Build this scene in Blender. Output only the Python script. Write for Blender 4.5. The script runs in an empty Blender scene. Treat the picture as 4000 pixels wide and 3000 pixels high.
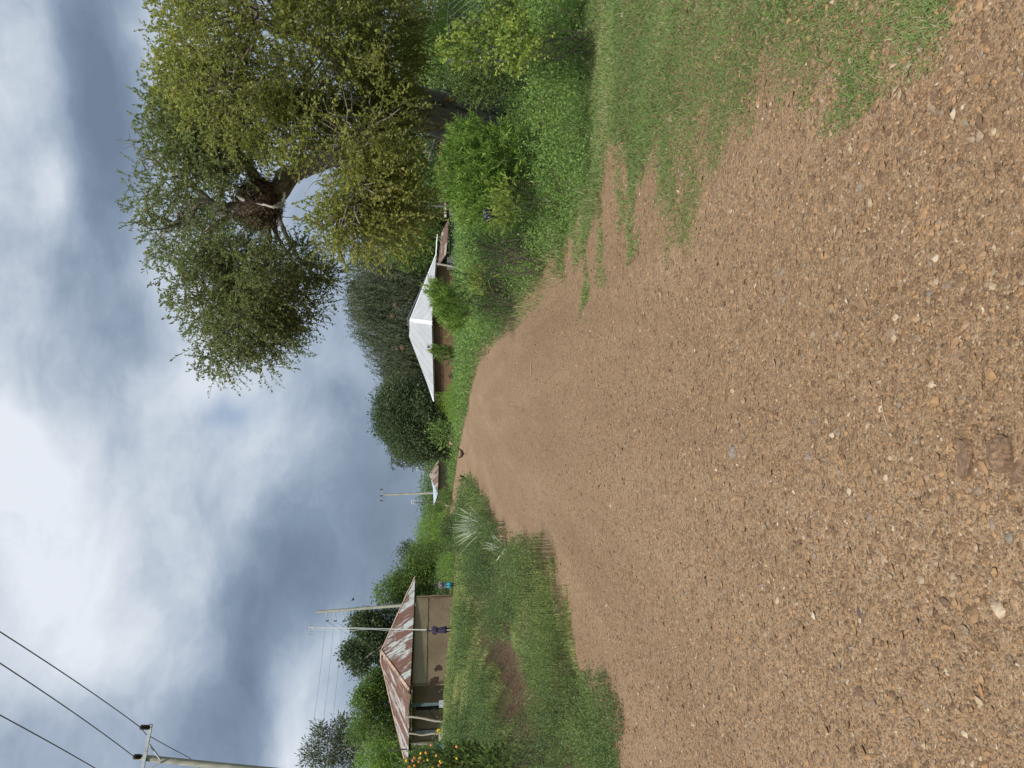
import bpy, math, random
import numpy as np
from mathutils import Vector, Matrix, noise as mn
R_ = math.radians
random.seed(7); rng = np.random.default_rng(7)
SC = bpy.context.scene
COL = SC.collection

# ------------------------------------------------------------------ camera (a phone held sideways: rolled a quarter turn)
F_PX = 2800.0; PITCH = math.atan(310 / F_PX); EYE = np.array([0.0, 0.0, 1.6])
FWD = np.array([0, math.cos(PITCH), -math.sin(PITCH)])
UPV = np.array([0, math.sin(PITCH), math.cos(PITCH)])
RGT = np.array([1.0, 0, 0])
cam_d = bpy.data.cameras.new("camera"); cam = bpy.data.objects.new("camera", cam_d); COL.objects.link(cam)
cam_d.sensor_fit = 'HORIZONTAL'; cam_d.sensor_width = 36; cam_d.lens = F_PX * 36 / 4000
cam_d.clip_start = 0.05; cam_d.clip_end = 6000
m = Matrix.Identity(4)
for i in range(3):
    m[i][0] = -UPV[i]; m[i][1] = RGT[i]; m[i][2] = -FWD[i]; m[i][3] = EYE[i]
cam.matrix_world = m
SC.camera = cam

# ------------------------------------------------------------------ sun, sky, exposure
SUN_DIR = Vector((-0.17, -0.56, 0.81)).normalized()
sun_d = bpy.data.lights.new("sun", 'SUN'); sun = bpy.data.objects.new("sun", sun_d); COL.objects.link(sun)
sun_d.energy = 3.9; sun_d.angle = R_(5); sun_d.color = (1.0, 0.95, 0.87)
sun.rotation_euler = SUN_DIR.to_track_quat('Z', 'Y').to_euler()
SC.view_settings.view_transform = 'Standard'; SC.view_settings.look = 'None'
SC.view_settings.exposure = 0.12; SC.view_settings.gamma = 1.0; SC.view_settings.use_curve_mapping = False
try:
    SC.cycles.max_bounces = 6; SC.cycles.transparent_max_bounces = 4
    SC.cycles.use_denoising = True
except Exception: pass

def sky_dir(x, y):
    d = FWD + RGT * (1500 - y) / F_PX - UPV * (x - 2000) / F_PX
    return d / np.linalg.norm(d)

def make_world():
    w = bpy.data.worlds.new("World"); SC.world = w; w.use_nodes = True
    nt = w.node_tree; N = nt.nodes; L = nt.links; N.clear()
    out = N.new('ShaderNodeOutputWorld'); bg = N.new('ShaderNodeBackground'); L.new(bg.outputs[0], out.inputs[0])
    tc = N.new('ShaderNodeTexCoord')
    def vm(op, a, b=None):
        n = N.new('ShaderNodeVectorMath'); n.operation = op
        if hasattr(a, 'links'): L.new(a, n.inputs[0])
        else: n.inputs[0].default_value = a
        if b is not None:
            if hasattr(b, 'links'): L.new(b, n.inputs[1])
            else: n.inputs[1].default_value = b
        return n
    def mt(op, a, b=None, c=None):
        n = N.new('ShaderNodeMath'); n.operation = op
        for i, q in enumerate((a, b, c)):
            if q is None: continue
            if hasattr(q, 'links'): L.new(q, n.inputs[i])
            else: n.inputs[i].default_value = q
        return n.outputs[0]
    gen = tc.outputs['Generated']
    # flattened cloud coordinates: stretch horizontally by squeezing x,y against z
    sc1 = vm('MULTIPLY', gen, (1.0, 1.0, 2.0)).outputs[0]
    nz1 = N.new('ShaderNodeTexNoise'); nz1.inputs['Scale'].default_value = 3.2; nz1.inputs['Detail'].default_value = 4; nz1.inputs['Roughness'].default_value = 0.5
    L.new(sc1, nz1.inputs['Vector'])
    wv = vm('SUBTRACT', nz1.outputs['Color'], (0.5, 0.5, 0.5)).outputs[0]
    wb = vm('MULTIPLY', wv, (0.10, 0.10, 0.10)).outputs[0]; wb = vm('ADD', gen, wb).outputs[0]
    wv = vm('MULTIPLY', wv, (0.22, 0.22, 0.16)).outputs[0]
    wd = vm('ADD', gen, wv).outputs[0]
    nz2 = N.new('ShaderNodeTexNoise'); nz2.inputs['Scale'].default_value = 5.0; nz2.inputs['Detail'].default_value = 6; nz2.inputs['Roughness'].default_value = 0.52
    nz2.inputs['Distortion'].default_value = 0.15
    L.new(vm('MULTIPLY', wd, (1.0, 1.0, 2.0)).outputs[0], nz2.inputs['Vector'])
    nz3 = N.new('ShaderNodeTexNoise'); nz3.inputs['Scale'].default_value = 12.0; nz3.inputs['Detail'].default_value = 5; nz3.inputs['Roughness'].default_value = 0.62; nz3.inputs['Distortion'].default_value = 0.1
    L.new(vm('MULTIPLY', wb, (1.0, 1.0, 1.5)).outputs[0], nz3.inputs['Vector'])
    sep = N.new('ShaderNodeSeparateXYZ'); L.new(gen, sep.inputs[0])
    # higher in the sky is brighter
    el = mt('MULTIPLY', sep.outputs['Z'], 0.80)
    el = mt('MINIMUM', el, 0.5)
    el = mt('MAXIMUM', el, 0.0)
    v = mt('ADD', el, 0.29)
    v = mt('ADD', v, mt('MULTIPLY', mt('SUBTRACT', nz2.outputs['Fac'], 0.5), 0.62))
    v = mt('ADD', v, mt('MULTIPLY', mt('SUBTRACT', nz3.outputs['Fac'], 0.5), 0.50))
    blobs = [  # x, y, radius in photo pixels, brightness change
        (330, 60, 120, -.34), (370, 260, 110, -.42), (400, 450, 110, -.46), (410, 650, 110, -.46), (430, 850, 110, -.44), (450, 1050, 120, -.38), (470, 1250, 130, -.3), (600, 1360, 120, -.2),
        (300, -150, 150, -.3), (420, 1500, 120, -.14), (260, 420, 90, -.15),
        (60, 250, 150, .16), (80, 600, 150, .10), (200, 870, 90, .20), (230, 700, 70, .16), (60, 1050, 150, -.05), (110, 1300, 170, -.06), (150, 1500, 120, -.06),
        (450, 120, 60, .2), (620, 250, 140, .28), (560, 900, 70, .16), (620, 1150, 110, .28), (700, 1450, 130, .24), (880, 1450, 110, .28), (980, 1700, 130, .24), (1050, 1900, 120, .12),
        (40, 1850, 150, .30), (150, 2150, 150, .20), (350, 2400, 140, .20), (250, 2600, 130, .18), (60, 2350, 150, .16), (500, 2550, 110, .16), (30, 1690, 90, .26), (420, 2150, 110, .1),
        (380, 1950, 130, .05), (800, 2170, 110, .20), (650, 1850, 150, .05), (700, 2050, 110, .08),
        (1050, 2380, 120, -.30), (1000, 2600, 110, -.34), (950, 2800, 110, -.34), (900, 3000, 110, -.3), (1180, 2250, 130, -.22), (760, 2900, 100, -.12), (640, 2650, 110, .14), (780, 2400, 90, .08),
        (100, 2980, 150, -.22), (1090, 3000, 90, .30), (1130, 2800, 90, .34), (1190, 2620, 90, .32), (1280, 2480, 80, .16), (1200, 2950, 90, .24), (1330, 2800, 100, .12),
        (1450, 1900, 180, -.14), (1480, 2150, 170, -.14), (1380, 1650, 110, -.04), (1180, 1150, 90, .16), (1260, 1400, 90, .14), (1260, 950, 90, .1),
        (1120, 1650, 110, .10), (1180, 2050, 110, -.12), (1300, 1950, 120, -.12)]
    for (x, y, r, a) in blobs:
        d = sky_dir(x, y); s = r / F_PX * 0.9
        dist = vm('DISTANCE', wb, tuple(d)).outputs['Value']
        q = mt('MULTIPLY', dist, 1 / s); q = mt('MULTIPLY', q, q); q = mt('MULTIPLY', q, -0.5)
        q = mt('EXPONENT', q); v = mt('MULTIPLY_ADD', q, a * (0.85 if a < 0 else 0.95), v)
    cr = N.new('ShaderNodeValToRGB'); L.new(v, cr.inputs[0])
    e = cr.color_ramp.elements
    e[0].position = 0.0; e[0].color = (0.155, 0.205, 0.285, 1)
    e[1].position = 1.0; e[1].color = (0.76, 0.80, 0.86, 1)
    for p, c in ((0.25, (0.215, 0.28, 0.375, 1)), (0.5, (0.36, 0.43, 0.53, 1)), (0.75, (0.57, 0.63, 0.71, 1))):
        k = cr.color_ramp.elements.new(p); k.color = c
    sky = N.new('ShaderNodeTexSky'); sky.sky_type = 'NISHITA'; sky.sun_disc = False
    sky.sun_elevation = math.asin(SUN_DIR.z); sky.sun_rotation = math.atan2(SUN_DIR.x, SUN_DIR.y)
    skm = vm('MULTIPLY', sky.outputs[0], (0.1, 0.1, 0.1)).outputs[0]
    # a small opening in the clouds shows blue sky
    gap = mt('MULTIPLY', vm('DISTANCE', wd, tuple(sky_dir(925, 1545))).outputs['Value'], 1 / 0.021)
    gap = mt('MULTIPLY', mt('EXPONENT', mt('MULTIPLY', mt('MULTIPLY', gap, gap), -0.5)), 0.6)
    gap = mt('ADD', gap, 0.05)
    mx = N.new('ShaderNodeMix'); mx.data_type = 'RGBA'
    L.new(gap, mx.inputs[0]); L.new(cr.outputs[0], mx.inputs[6]); L.new(skm, mx.inputs[7])
    L.new(mx.outputs[2], bg.inputs[0]); bg.inputs[1].default_value = 1.0
make_world()

# ------------------------------------------------------------------ helpers
def P(x, y, d):
    """a point seen at photo pixel (x, y), d metres along the viewing axis"""
    return EYE + d * (FWD + RGT * (1500 - y) / F_PX - UPV * (x - 2000) / F_PX)

def tag(o, label=None, cat=None, group=None, kind=None):
    if label: o['label'] = label
    if cat: o['category'] = cat
    if group: o['group'] = group
    if kind: o['kind'] = kind
    return o

def empty(name, loc, label, cat, group=None, rz=0.0):
    o = bpy.data.objects.new(name, None); COL.objects.link(o)
    o.location = tuple(float(c) for c in loc); o.rotation_euler = (0, 0, rz); o.empty_display_size = 0.2
    return tag(o, label, cat, group)

class MB:
    """collects arrays of vertices and faces; world coordinates unless the parent is moved"""
    def __init__(s): s.v = []; s.f = {}; s.n = 0; s.fr = []; s.uv = None
    def add(s, v, f, rnd=0.5):
        v = np.asarray(v, float).reshape(-1, 3); f = np.asarray(f, int)
        k = f.shape[1]; s.v.append(v)
        r = np.full(len(f), rnd, float) if np.isscalar(rnd) else np.asarray(rnd, float)
        if len(r) < len(f): r = np.tile(r, len(f) // len(r))
        s.f.setdefault(k, []).append((f + s.n, r)); s.n += len(v)
    def build(s, name, mat, parent=None, smooth=False, origin=None):
        me = bpy.data.meshes.new(name)
        V = np.concatenate(s.v) if s.v else np.zeros((0, 3))
        off = np.zeros(3)
        if parent is not None: off = np.array(parent.location)
        elif origin is not None: off = np.asarray(origin, float)
        V = V - off
        lv = []; ls = []; lr = []
        for k in sorted(s.f):
            for f, r in s.f[k]:
                lv.append(f.reshape(-1)); ls.append(np.full(len(f), k)); lr.append(r)
        lv = np.concatenate(lv); ls = np.concatenate(ls); lr = np.concatenate(lr)
        me.vertices.add(len(V)); me.vertices.foreach_set('co', V.reshape(-1))
        me.loops.add(len(lv)); me.loops.foreach_set('vertex_index', lv)
        me.polygons.add(len(ls)); st = np.concatenate(([0], np.cumsum(ls)[:-1]))
        me.polygons.foreach_set('loop_start', st)
        try: me.polygons.foreach_set('loop_total', ls)
        except Exception: pass
        me.polygons.foreach_set('use_smooth', np.full(len(ls), smooth))
        a = me.attributes.new('rnd', 'FLOAT', 'FACE'); a.data.foreach_set('value', lr)
        me.update(); me.validate()
        if mat: me.materials.append(mat)
        o = bpy.data.objects.new(name, me); COL.objects.link(o)
        if parent is not None: o.parent = parent
        else: o.location = tuple(off)
        return o

def nrm(a):
    a = np.asarray(a, float); return a / (np.linalg.norm(a, axis=-1, keepdims=True) + 1e-9)

def tube(mb, pts, rad, n=6, rnd=0.5, bump=0.0, caps=True):
    pts = np.asarray(pts, float); k = len(pts); rad = np.broadcast_to(np.asarray(rad, float), (k,))
    t = nrm(np.gradient(pts, axis=0)); ref = np.array([0.13, 0.21, 0.97])
    if abs(np.dot(t.mean(0), ref)) > 0.8 * np.linalg.norm(t.mean(0)): ref = np.array([0.97, 0.2, 0.1])
    a = nrm(np.cross(t, ref)); b = np.cross(t, a)
    th = np.linspace(0, 2 * math.pi, n, endpoint=False)
    r = rad[:, None] * (1 + bump * rng.normal(size=(k, n)))
    V = pts[:, None, :] + r[..., None] * (np.cos(th)[None, :, None] * a[:, None, :] + np.sin(th)[None, :, None] * b[:, None, :])
    F = []
    for i in range(k - 1):
        for j in range(n):
            F.append((i * n + j, i * n + (j + 1) % n, (i + 1) * n + (j + 1) % n, (i + 1) * n + j))
    mb.add(V.reshape(-1, 3), F, rnd)
    if caps:
        for i in (0, k - 1):
            mb.add(np.vstack([V[i], pts[i]]), [(j, (j + 1) % n, n) for j in range(n)], rnd)

def curve_pts(ctrl, n=8):
    """Catmull-Rom through control points"""
    c = np.asarray(ctrl, float); c = np.vstack([2 * c[0] - c[1], c, 2 * c[-1] - c[-2]]); out = []
    for i in range(1, len(c) - 2):
        for t in np.linspace(0, 1, n, endpoint=False):
            p0, p1, p2, p3 = c[i - 1], c[i], c[i + 1], c[i + 2]
            out.append(0.5 * (2 * p1 + (p2 - p0) * t + (2 * p0 - 5 * p1 + 4 * p2 - p3) * t * t + (3 * p1 - p0 - 3 * p2 + p3) * t ** 3))
    out.append(c[-2]); return np.array(out)

def box(mb, c, s, rz=0.0, rnd=0.5, ax=None):
    c = np.asarray(c, float); s = np.asarray(s, float) / 2
    q = np.array([(i, j, k) for i in (-1, 1) for j in (-1, 1) for k in (-1, 1)], float) * s
    ca, sa = math.cos(rz), math.sin(rz)
    q = np.stack([q[:, 0] * ca - q[:, 1] * sa, q[:, 0] * sa + q[:, 1] * ca, q[:, 2]], 1) + c
    mb.add(q, [(0, 1, 3, 2), (4, 6, 7, 5), (0, 4, 5, 1), (2, 3, 7, 6), (0, 2, 6, 4), (1, 5, 7, 3)], rnd)

def slab(mb, pts, th, rnd=0.5):
    """a flat polygon given thickness along its normal"""
    pts = np.asarray(pts, float); n = len(pts)
    nn = nrm(np.cross(pts[1] - pts[0], pts[2] - pts[0]))
    V = np.vstack([pts, pts + nn * th])
    if n == 3: mb.add(V, [(0, 1, 2), (5, 4, 3)], rnd)
    elif n == 4: mb.add(V, [(0, 1, 2, 3), (7, 6, 5, 4)], rnd)
    else: mb.add(V, [tuple(range(n)), tuple(range(2 * n - 1, n - 1, -1))], rnd)
    mb.add(np.zeros((0, 3)), np.array([(i, (i + 1) % n, n + (i + 1) % n, n + i) for i in range(n)]) - 2 * n, rnd)

# smooth random field without tables
_k = rng.normal(size=(9, 3)); _ph = rng.uniform(0, 6.28, 9)
def field(p, scale=1.0):
    p = np.asarray(p, float)
    if p.shape[-1] == 2: p = np.concatenate([p, np.zeros(p.shape[:-1] + (1,))], -1)
    a = 0
    for i in range(9): a = a + np.sin((p * scale) @ (_k[i] * (1.0 + 0.25 * i)) + _ph[i]) / (1 + .18 * i)
    return a / 3.0          # about -1..1

def lerp_tab(x, xs, ys): return np.interp(x, xs, ys)
def sm(t): t = np.clip(t, 0, 1); return t * t * (3 - 2 * t)

# ------------------------------------------------------------------ terrain
RY = [-6, 2.0, 2.7, 4.8, 7.0, 9.3, 12.7, 21, 27, 33, 39, 60, 76, 100, 124, 160, 240]
RX = [1.3, 1.2, 1.35, 1.7, 1.75, 1.45, 1.3, 1.2, 0.97, 0.1, -1.3, -6.0, -10.6, -17.4, -23.5, -36, -70]
LY = [-6, 2.0, 5.7, 7.7, 9.5, 10.8, 14, 19, 27, 36, 47, 55, 80, 104, 124, 160, 240]
LX = [-4.2, -4.0, -3.25, -3.1, -3.0, -2.8, -3.2, -4.0, -4.4, -4.7, -6.6, -9.3, -15.6, -22.3, -28.2, -41, -75]
def rR(Y): return lerp_tab(Y, RY, RX)
def rL(Y): return lerp_tab(Y, LY, LX)
DITCH = np.array([(-5.4, 11.0), (-6.3, 14.5), (-6.9, 17.5), (-7.4, 20.5), (-7.9, 24), (-7.7, 28), (-8.4, 33)])
DITCH2 = np.array([(-3.9, 12.2), (-4.9, 13.4), (-6.2, 14.6)])
def seg_dist(X, Y, poly):
    best = np.full(np.shape(X), 1e9)
    for a, b in zip(poly[:-1], poly[1:]):
        ab = b - a; t = np.clip(((X - a[0]) * ab[0] + (Y - a[1]) * ab[1]) / (ab @ ab), 0, 1)
        best = np.minimum(best, np.hypot(X - a[0] - t * ab[0], Y - a[1] - t * ab[1]))
    return best
def ditch_amt(X, Y):
    w = field(np.stack([X, Y], -1), 1.3) * 0.22
    return np.exp(-((seg_dist(X, Y, DITCH) + w) / 0.62) ** 2) + 0.8 * np.exp(-((seg_dist(X, Y, DITCH2) + w) / 0.4) ** 2)
def hgt(X, Y):
    X = np.asarray(X, float); Y = np.asarray(Y, float)
    X, Y = np.broadcast_arrays(X, Y)
    z = -0.009 * np.clip(Y, -10, 150)
    off = np.maximum(rL(Y) - X, X - rR(Y)); side = np.clip(off, 0, None)
    t = sm((rL(Y) - X) / 13.0)
    z = z + 1.25 * t * np.clip(Y / 10, 0.4, 1)
    p = np.stack([X, Y], -1)
    z = z + np.clip(side, 0, 1.5) * 0.045 * (field(p, 0.9) + 0.5 * field(p, 2.3))
    z = z + 0.008 * field(p, 1.1) + 0.004 * field(p + 9, 3.7)
    z = z + 0.10 * sm((X - rR(Y) - 0.8) / 2.5) * (Y > 5) * np.clip((Y - 5) / 3, 0, 1) * np.clip(1 - (Y - 20) / 25, 0, 1)
    z = z - 0.55 * ditch_amt(X, Y)
    z = z - 0.18 * sm((side) / 0.8) * sm(1 - (side - 0.8) / 2) * (X < rL(Y)) * np.clip(field(p + 3, .5) + .3, 0, 1)
    return z
def gz(X, Y): return float(hgt(np.array([X]), np.array([Y]))[0])
def ground_hit(x, y):
    """where the ground is seen at photo pixel (x, y)"""
    dr = P(x, y, 1.0) - EYE
    d = 1.0
    for _ in range(4000):
        q = EYE + dr * d
        if q[2] <= gz(q[0], q[1]): return q
        d *= 1.004
    return q

# ------------------------------------------------------------------ materials
def new_mat(name):
    mt = bpy.data.materials.new(name); mt.use_nodes = True
    nt = mt.node_tree; b = nt.nodes['Principled BSDF']; return mt, nt, b
def ramp(nt, src, stops):
    cr = nt.nodes.new('ShaderNodeValToRGB'); nt.links.new(src, cr.inputs[0])
    e = cr.color_ramp.elements
    while len(e) > 1: e.remove(e[-1])
    e[0].position = stops[0][0]; e[0].color = (*stops[0][1], 1)
    for p, c in stops[1:]: k = e.new(p); k.color = (*c, 1)
    return cr.outputs[0]
def noise_n(nt, vec, scale, detail=5, rough=0.55, dist=0.0):
    n = nt.nodes.new('ShaderNodeTexNoise'); n.inputs['Scale'].default_value = scale; n.inputs['Detail'].default_value = detail
    n.inputs['Roughness'].default_value = rough; n.inputs['Distortion'].default_value = dist
    if vec is not None: nt.links.new(vec, n.inputs['Vector'])
    return n
def mixc(nt, f, a, b, mode='MIX'):
    m = nt.nodes.new('ShaderNodeMix'); m.data_type = 'RGBA'; m.blend_type = mode
    for i, q in ((0, f), (6, a), (7, b)):
        if hasattr(q, 'links'): nt.links.new(q, m.inputs[i])
        elif i == 0: m.inputs[0].default_value = q
        else: m.inputs[i].default_value = (*q, 1)
    return m.outputs[2]
def math_n(nt, op, a, b=None, c=None):
    n = nt.nodes.new('ShaderNodeMath'); n.operation = op
    for i, q in enumerate((a, b, c)):
        if q is None: continue
        if hasattr(q, 'links'): nt.links.new(q, n.inputs[i])
        else: n.inputs[i].default_value = q
    return n.outputs[0]
def pos_n(nt): return nt.nodes.new('ShaderNodeNewGeometry').outputs['Position']
def bump_n(nt, b, h, dist, strength=1.0):
    n = nt.nodes.new('ShaderNodeBump'); n.inputs['Distance'].default_value = dist; n.inputs['Strength'].default_value = strength
    nt.links.new(h, n.inputs['Height']); nt.links.new(n.outputs[0], b.inputs['Normal'])
def attr_n(nt, name='rnd'):
    a = nt.nodes.new('ShaderNodeAttribute'); a.attribute_name = name; return a.outputs['Fac']

def leaf_mat(name, stops, transl=0.35, rough=0.5, spec=0.35, bright=1.0):
    mt, nt, b = new_mat(name)
    stops = [(p_, (c_[0] * 1.9 * bright + .008, c_[1] * 1.62 * bright + .006, c_[2] * 2.3 * bright + .010)) for p_, c_ in stops]
    c = ramp(nt, attr_n(nt), stops)
    nz = noise_n(nt, pos_n(nt), 0.9, 2)
    c2 = mixc(nt, math_n(nt, 'MULTIPLY', nz.outputs['Fac'], 0.25), c, (0.05, 0.075, 0.02), 'MIX')
    nt.links.new(c2, b.inputs['Base Color']); b.inputs['Roughness'].default_value = rough
    b.inputs['Specular IOR Level'].default_value = spec
    tr = nt.nodes.new('ShaderNodeBsdfTranslucent')
    hs = nt.nodes.new('ShaderNodeHueSaturation'); hs.inputs['Saturation'].default_value = 1.0; hs.inputs['Value'].default_value = 1.5
    nt.links.new(c2, hs.inputs['Color']); nt.links.new(hs.outputs[0], tr.inputs['Color'])
    ms = nt.nodes.new('ShaderNodeMixShader'); ms.inputs[0].default_value = transl
    nt.links.new(b.outputs[0], ms.inputs[1]); nt.links.new(tr.outputs[0], ms.inputs[2])
    nt.links.new(ms.outputs[0], nt.nodes['Material Output'].inputs['Surface'])
    return mt
def flat_mat(name, col, rough=0.7, var=0.15, scale=6.0, metal=0.0, bump=0.0):
    mt, nt, b = new_mat(name)
    nz = noise_n(nt, pos_n(nt), scale, 6)
    lo = tuple(c * (1 - var) for c in col); hi = tuple(min(1, c * (1 + var)) for c in col)
    nt.links.new(ramp(nt, nz.outputs['Fac'], [(0.3, lo), (0.7, hi)]), b.inputs['Base Color'])
    b.inputs['Roughness'].default_value = rough; b.inputs['Metallic'].default_value = metal
    if bump: bump_n(nt, b, nz.outputs['Fac'], bump)
    return mt
def bark_mat(name, lo, hi, sc=9.0):
    mt, nt, b = new_mat(name)
    mp = nt.nodes.new('ShaderNodeMapping'); mp.inputs['Scale'].default_value = (1, 1, 0.18)
    nt.links.new(pos_n(nt), mp.inputs['Vector'])
    nz = noise_n(nt, mp.outputs[0], sc * 2.5, 8, 0.65, 0.6); n2 = noise_n(nt, pos_n(nt), 1.7, 3)
    c = ramp(nt, nz.outputs['Fac'], [(0.32, lo), (0.5, tuple((a + b_) / 2.2 for a, b_ in zip(lo, hi))), (0.68, hi)])
    nt.links.new(mixc(nt, math_n(nt, 'MULTIPLY', n2.outputs['Fac'], 0.5), c, lo), b.inputs['Base Color'])
    b.inputs['Roughness'].default_value = 0.9; bump_n(nt, b, nz.outputs['Fac'], 0.03)
    return mt

M = {}
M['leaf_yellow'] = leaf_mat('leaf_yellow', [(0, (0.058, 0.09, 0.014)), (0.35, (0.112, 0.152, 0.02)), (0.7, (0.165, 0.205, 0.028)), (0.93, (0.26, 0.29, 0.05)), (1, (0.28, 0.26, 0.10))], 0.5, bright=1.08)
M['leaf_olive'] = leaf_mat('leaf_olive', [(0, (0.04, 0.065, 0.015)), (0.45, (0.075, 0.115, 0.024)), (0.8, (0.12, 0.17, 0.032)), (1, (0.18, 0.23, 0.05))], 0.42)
M['leaf_dark'] = leaf_mat('leaf_dark', [(0, (0.02, 0.04, 0.012)), (0.5, (0.04, 0.075, 0.02)), (0.85, (0.075, 0.125, 0.03)), (1, (0.12, 0.18, 0.04))], 0.28, bright=.85)
M['leaf_greyish'] = leaf_mat('leaf_greyish', [(0, (0.035, 0.055, 0.022)), (0.5, (0.065, 0.095, 0.035)), (0.85, (0.10, 0.145, 0.05)), (1, (0.15, 0.20, 0.07))], 0.3, bright=.85)
M['leaf_mid'] = leaf_mat('leaf_mid', [(0, (0.035, 0.075, 0.012)), (0.5, (0.07, 0.135, 0.02)), (0.85, (0.12, 0.21, 0.03)), (1, (0.20, 0.29, 0.05))], 0.35)
M['leaf_bright'] = leaf_mat('leaf_bright', [(0, (0.06, 0.12, 0.015)), (0.5, (0.11, 0.21, 0.025)), (0.85, (0.17, 0.30, 0.04)), (1, (0.27, 0.38, 0.07))], 0.4)
M['leaf_lime'] = leaf_mat('leaf_lime', [(0, (0.05, 0.10, 0.012)), (0.5, (0.12, 0.20, 0.022)), (0.85, (0.20, 0.29, 0.035)), (1, (0.32, 0.38, 0.06))], 0.4)
M['grass'] = leaf_mat('grass', [(0, (0.06, 0.09, 0.025)), (0.45, (0.115, 0.155, 0.04)), (0.8, (0.165, 0.205, 0.06)), (1, (0.27, 0.26, 0.13))], 0.3, 0.6, 0.2)
M['tall_grass'] = leaf_mat('tall_grass', [(0, (0.04, 0.075, 0.018)), (0.5, (0.085, 0.14, 0.03)), (0.85, (0.15, 0.19, 0.05)), (1, (0.27, 0.25, 0.13))], 0.3, 0.6, 0.2)
M['verge_grass'] = leaf_mat('verge_grass', [(0, (0.045, 0.09, 0.018)), (0.45, (0.085, 0.155, 0.03)), (0.8, (0.13, 0.21, 0.045)), (1, (0.24, 0.25, 0.11))], 0.3, 0.6, 0.2)
M['slope_grass'] = leaf_mat('slope_grass', [(0, (0.075, 0.115, 0.025)), (0.45, (0.13, 0.185, 0.04)), (0.8, (0.185, 0.24, 0.06)), (1, (0.30, 0.29, 0.13))], 0.3, 0.6, 0.2)
M['bank_weed'] = leaf_mat('bank_weed', [(0, (0.025, 0.05, 0.012)), (0.45, (0.05, 0.10, 0.02)), (0.8, (0.095, 0.165, 0.03)), (0.95, (0.17, 0.24, 0.05)), (1, (0.24, 0.2, 0.11))], 0.35)
M['weed'] = leaf_mat('weed', [(0, (0.04, 0.085, 0.015)), (0.45, (0.075, 0.155, 0.025)), (0.8, (0.125, 0.23, 0.035)), (0.95, (0.19, 0.29, 0.06)), (1, (0.26, 0.2, 0.12))], 0.35)
M['aloe'] = flat_mat('aloe', (0.34, 0.41, 0.28), 0.5, 0.25, 3)
M['bark'] = bark_mat('bark', (0.13, 0.11, 0.09), (0.50, 0.44, 0.38))
M['bark_grey'] = bark_mat('bark_grey', (0.10, 0.095, 0.085), (0.33, 0.31, 0.28))
M['twig'] = flat_mat('twig', (0.085, 0.065, 0.05), 0.9, 0.4, 20)
M['straw'] = flat_mat('straw', (0.30, 0.22, 0.13), 0.9, 0.4, 30)
M['old_straw'] = flat_mat('old_straw', (0.17, 0.125, 0.08), 0.9, 0.4, 20)
M['stick'] = flat_mat('stick', (0.15, 0.10, 0.072), 0.9, 0.5, 15)
M['petal_orange'] = flat_mat('petal_orange', (0.75, 0.33, 0.06), 0.6, 0.2)
M['petal_yellow'] = flat_mat('petal_yellow', (0.75, 0.55, 0.04), 0.6, 0.2)
M['petal_pink'] = flat_mat('petal_pink', (0.65, 0.22, 0.2), 0.6, 0.2)
M['white_plastic'] = flat_mat('white_plastic', (0.8, 0.8, 0.8), 0.4, 0.05)
M['pole_wood'] = bark_mat('pole_wood', (0.24, 0.24, 0.19), (0.52, 0.52, 0.44), 5)
M['steel'] = flat_mat('steel', (0.42, 0.44, 0.45), 0.45, 0.12, 8, 0.6)
M['insulator'] = flat_mat('insulator', (0.035, 0.02, 0.018), 0.25, 0.2)
M['mesh_wire'] = flat_mat('mesh_wire', (0.16, 0.18, 0.16), 0.6, 0.2)
M['wire'] = flat_mat('wire', (0.10, 0.10, 0.11), 0.5, 0.1)
M['wire_light'] = flat_mat('wire_light', (0.32, 0.33, 0.34), 0.5, 0.1)
M['mast'] = flat_mat('mast', (0.62, 0.64, 0.62), 0.5, 0.1)
M['fascia'] = flat_mat('fascia', (0.68, 0.68, 0.66), 0.6, 0.12, 4)
M['red_roof'] = flat_mat('red_roof', (0.44, 0.10, 0.07), 0.55, 0.15, 2)
M['wood_pale'] = bark_mat('wood_pale', (0.26, 0.22, 0.17), (0.55, 0.50, 0.42), 6)
M['wood_dark'] = bark_mat('wood_dark', (0.035, 0.028, 0.022), (0.12, 0.1, 0.08), 6)
M['teal_paint'] = flat_mat('teal_paint', (0.10, 0.15, 0.155), 0.6, 0.25, 8)
M['concrete'] = flat_mat('concrete', (0.42, 0.44, 0.46), 0.85, 0.15, 12, 0, 0.004)
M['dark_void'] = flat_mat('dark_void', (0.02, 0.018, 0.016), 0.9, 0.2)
M['white_rag'] = flat_mat('white_rag', (0.62, 0.60, 0.54), 0.9, 0.2, 12)

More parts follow.
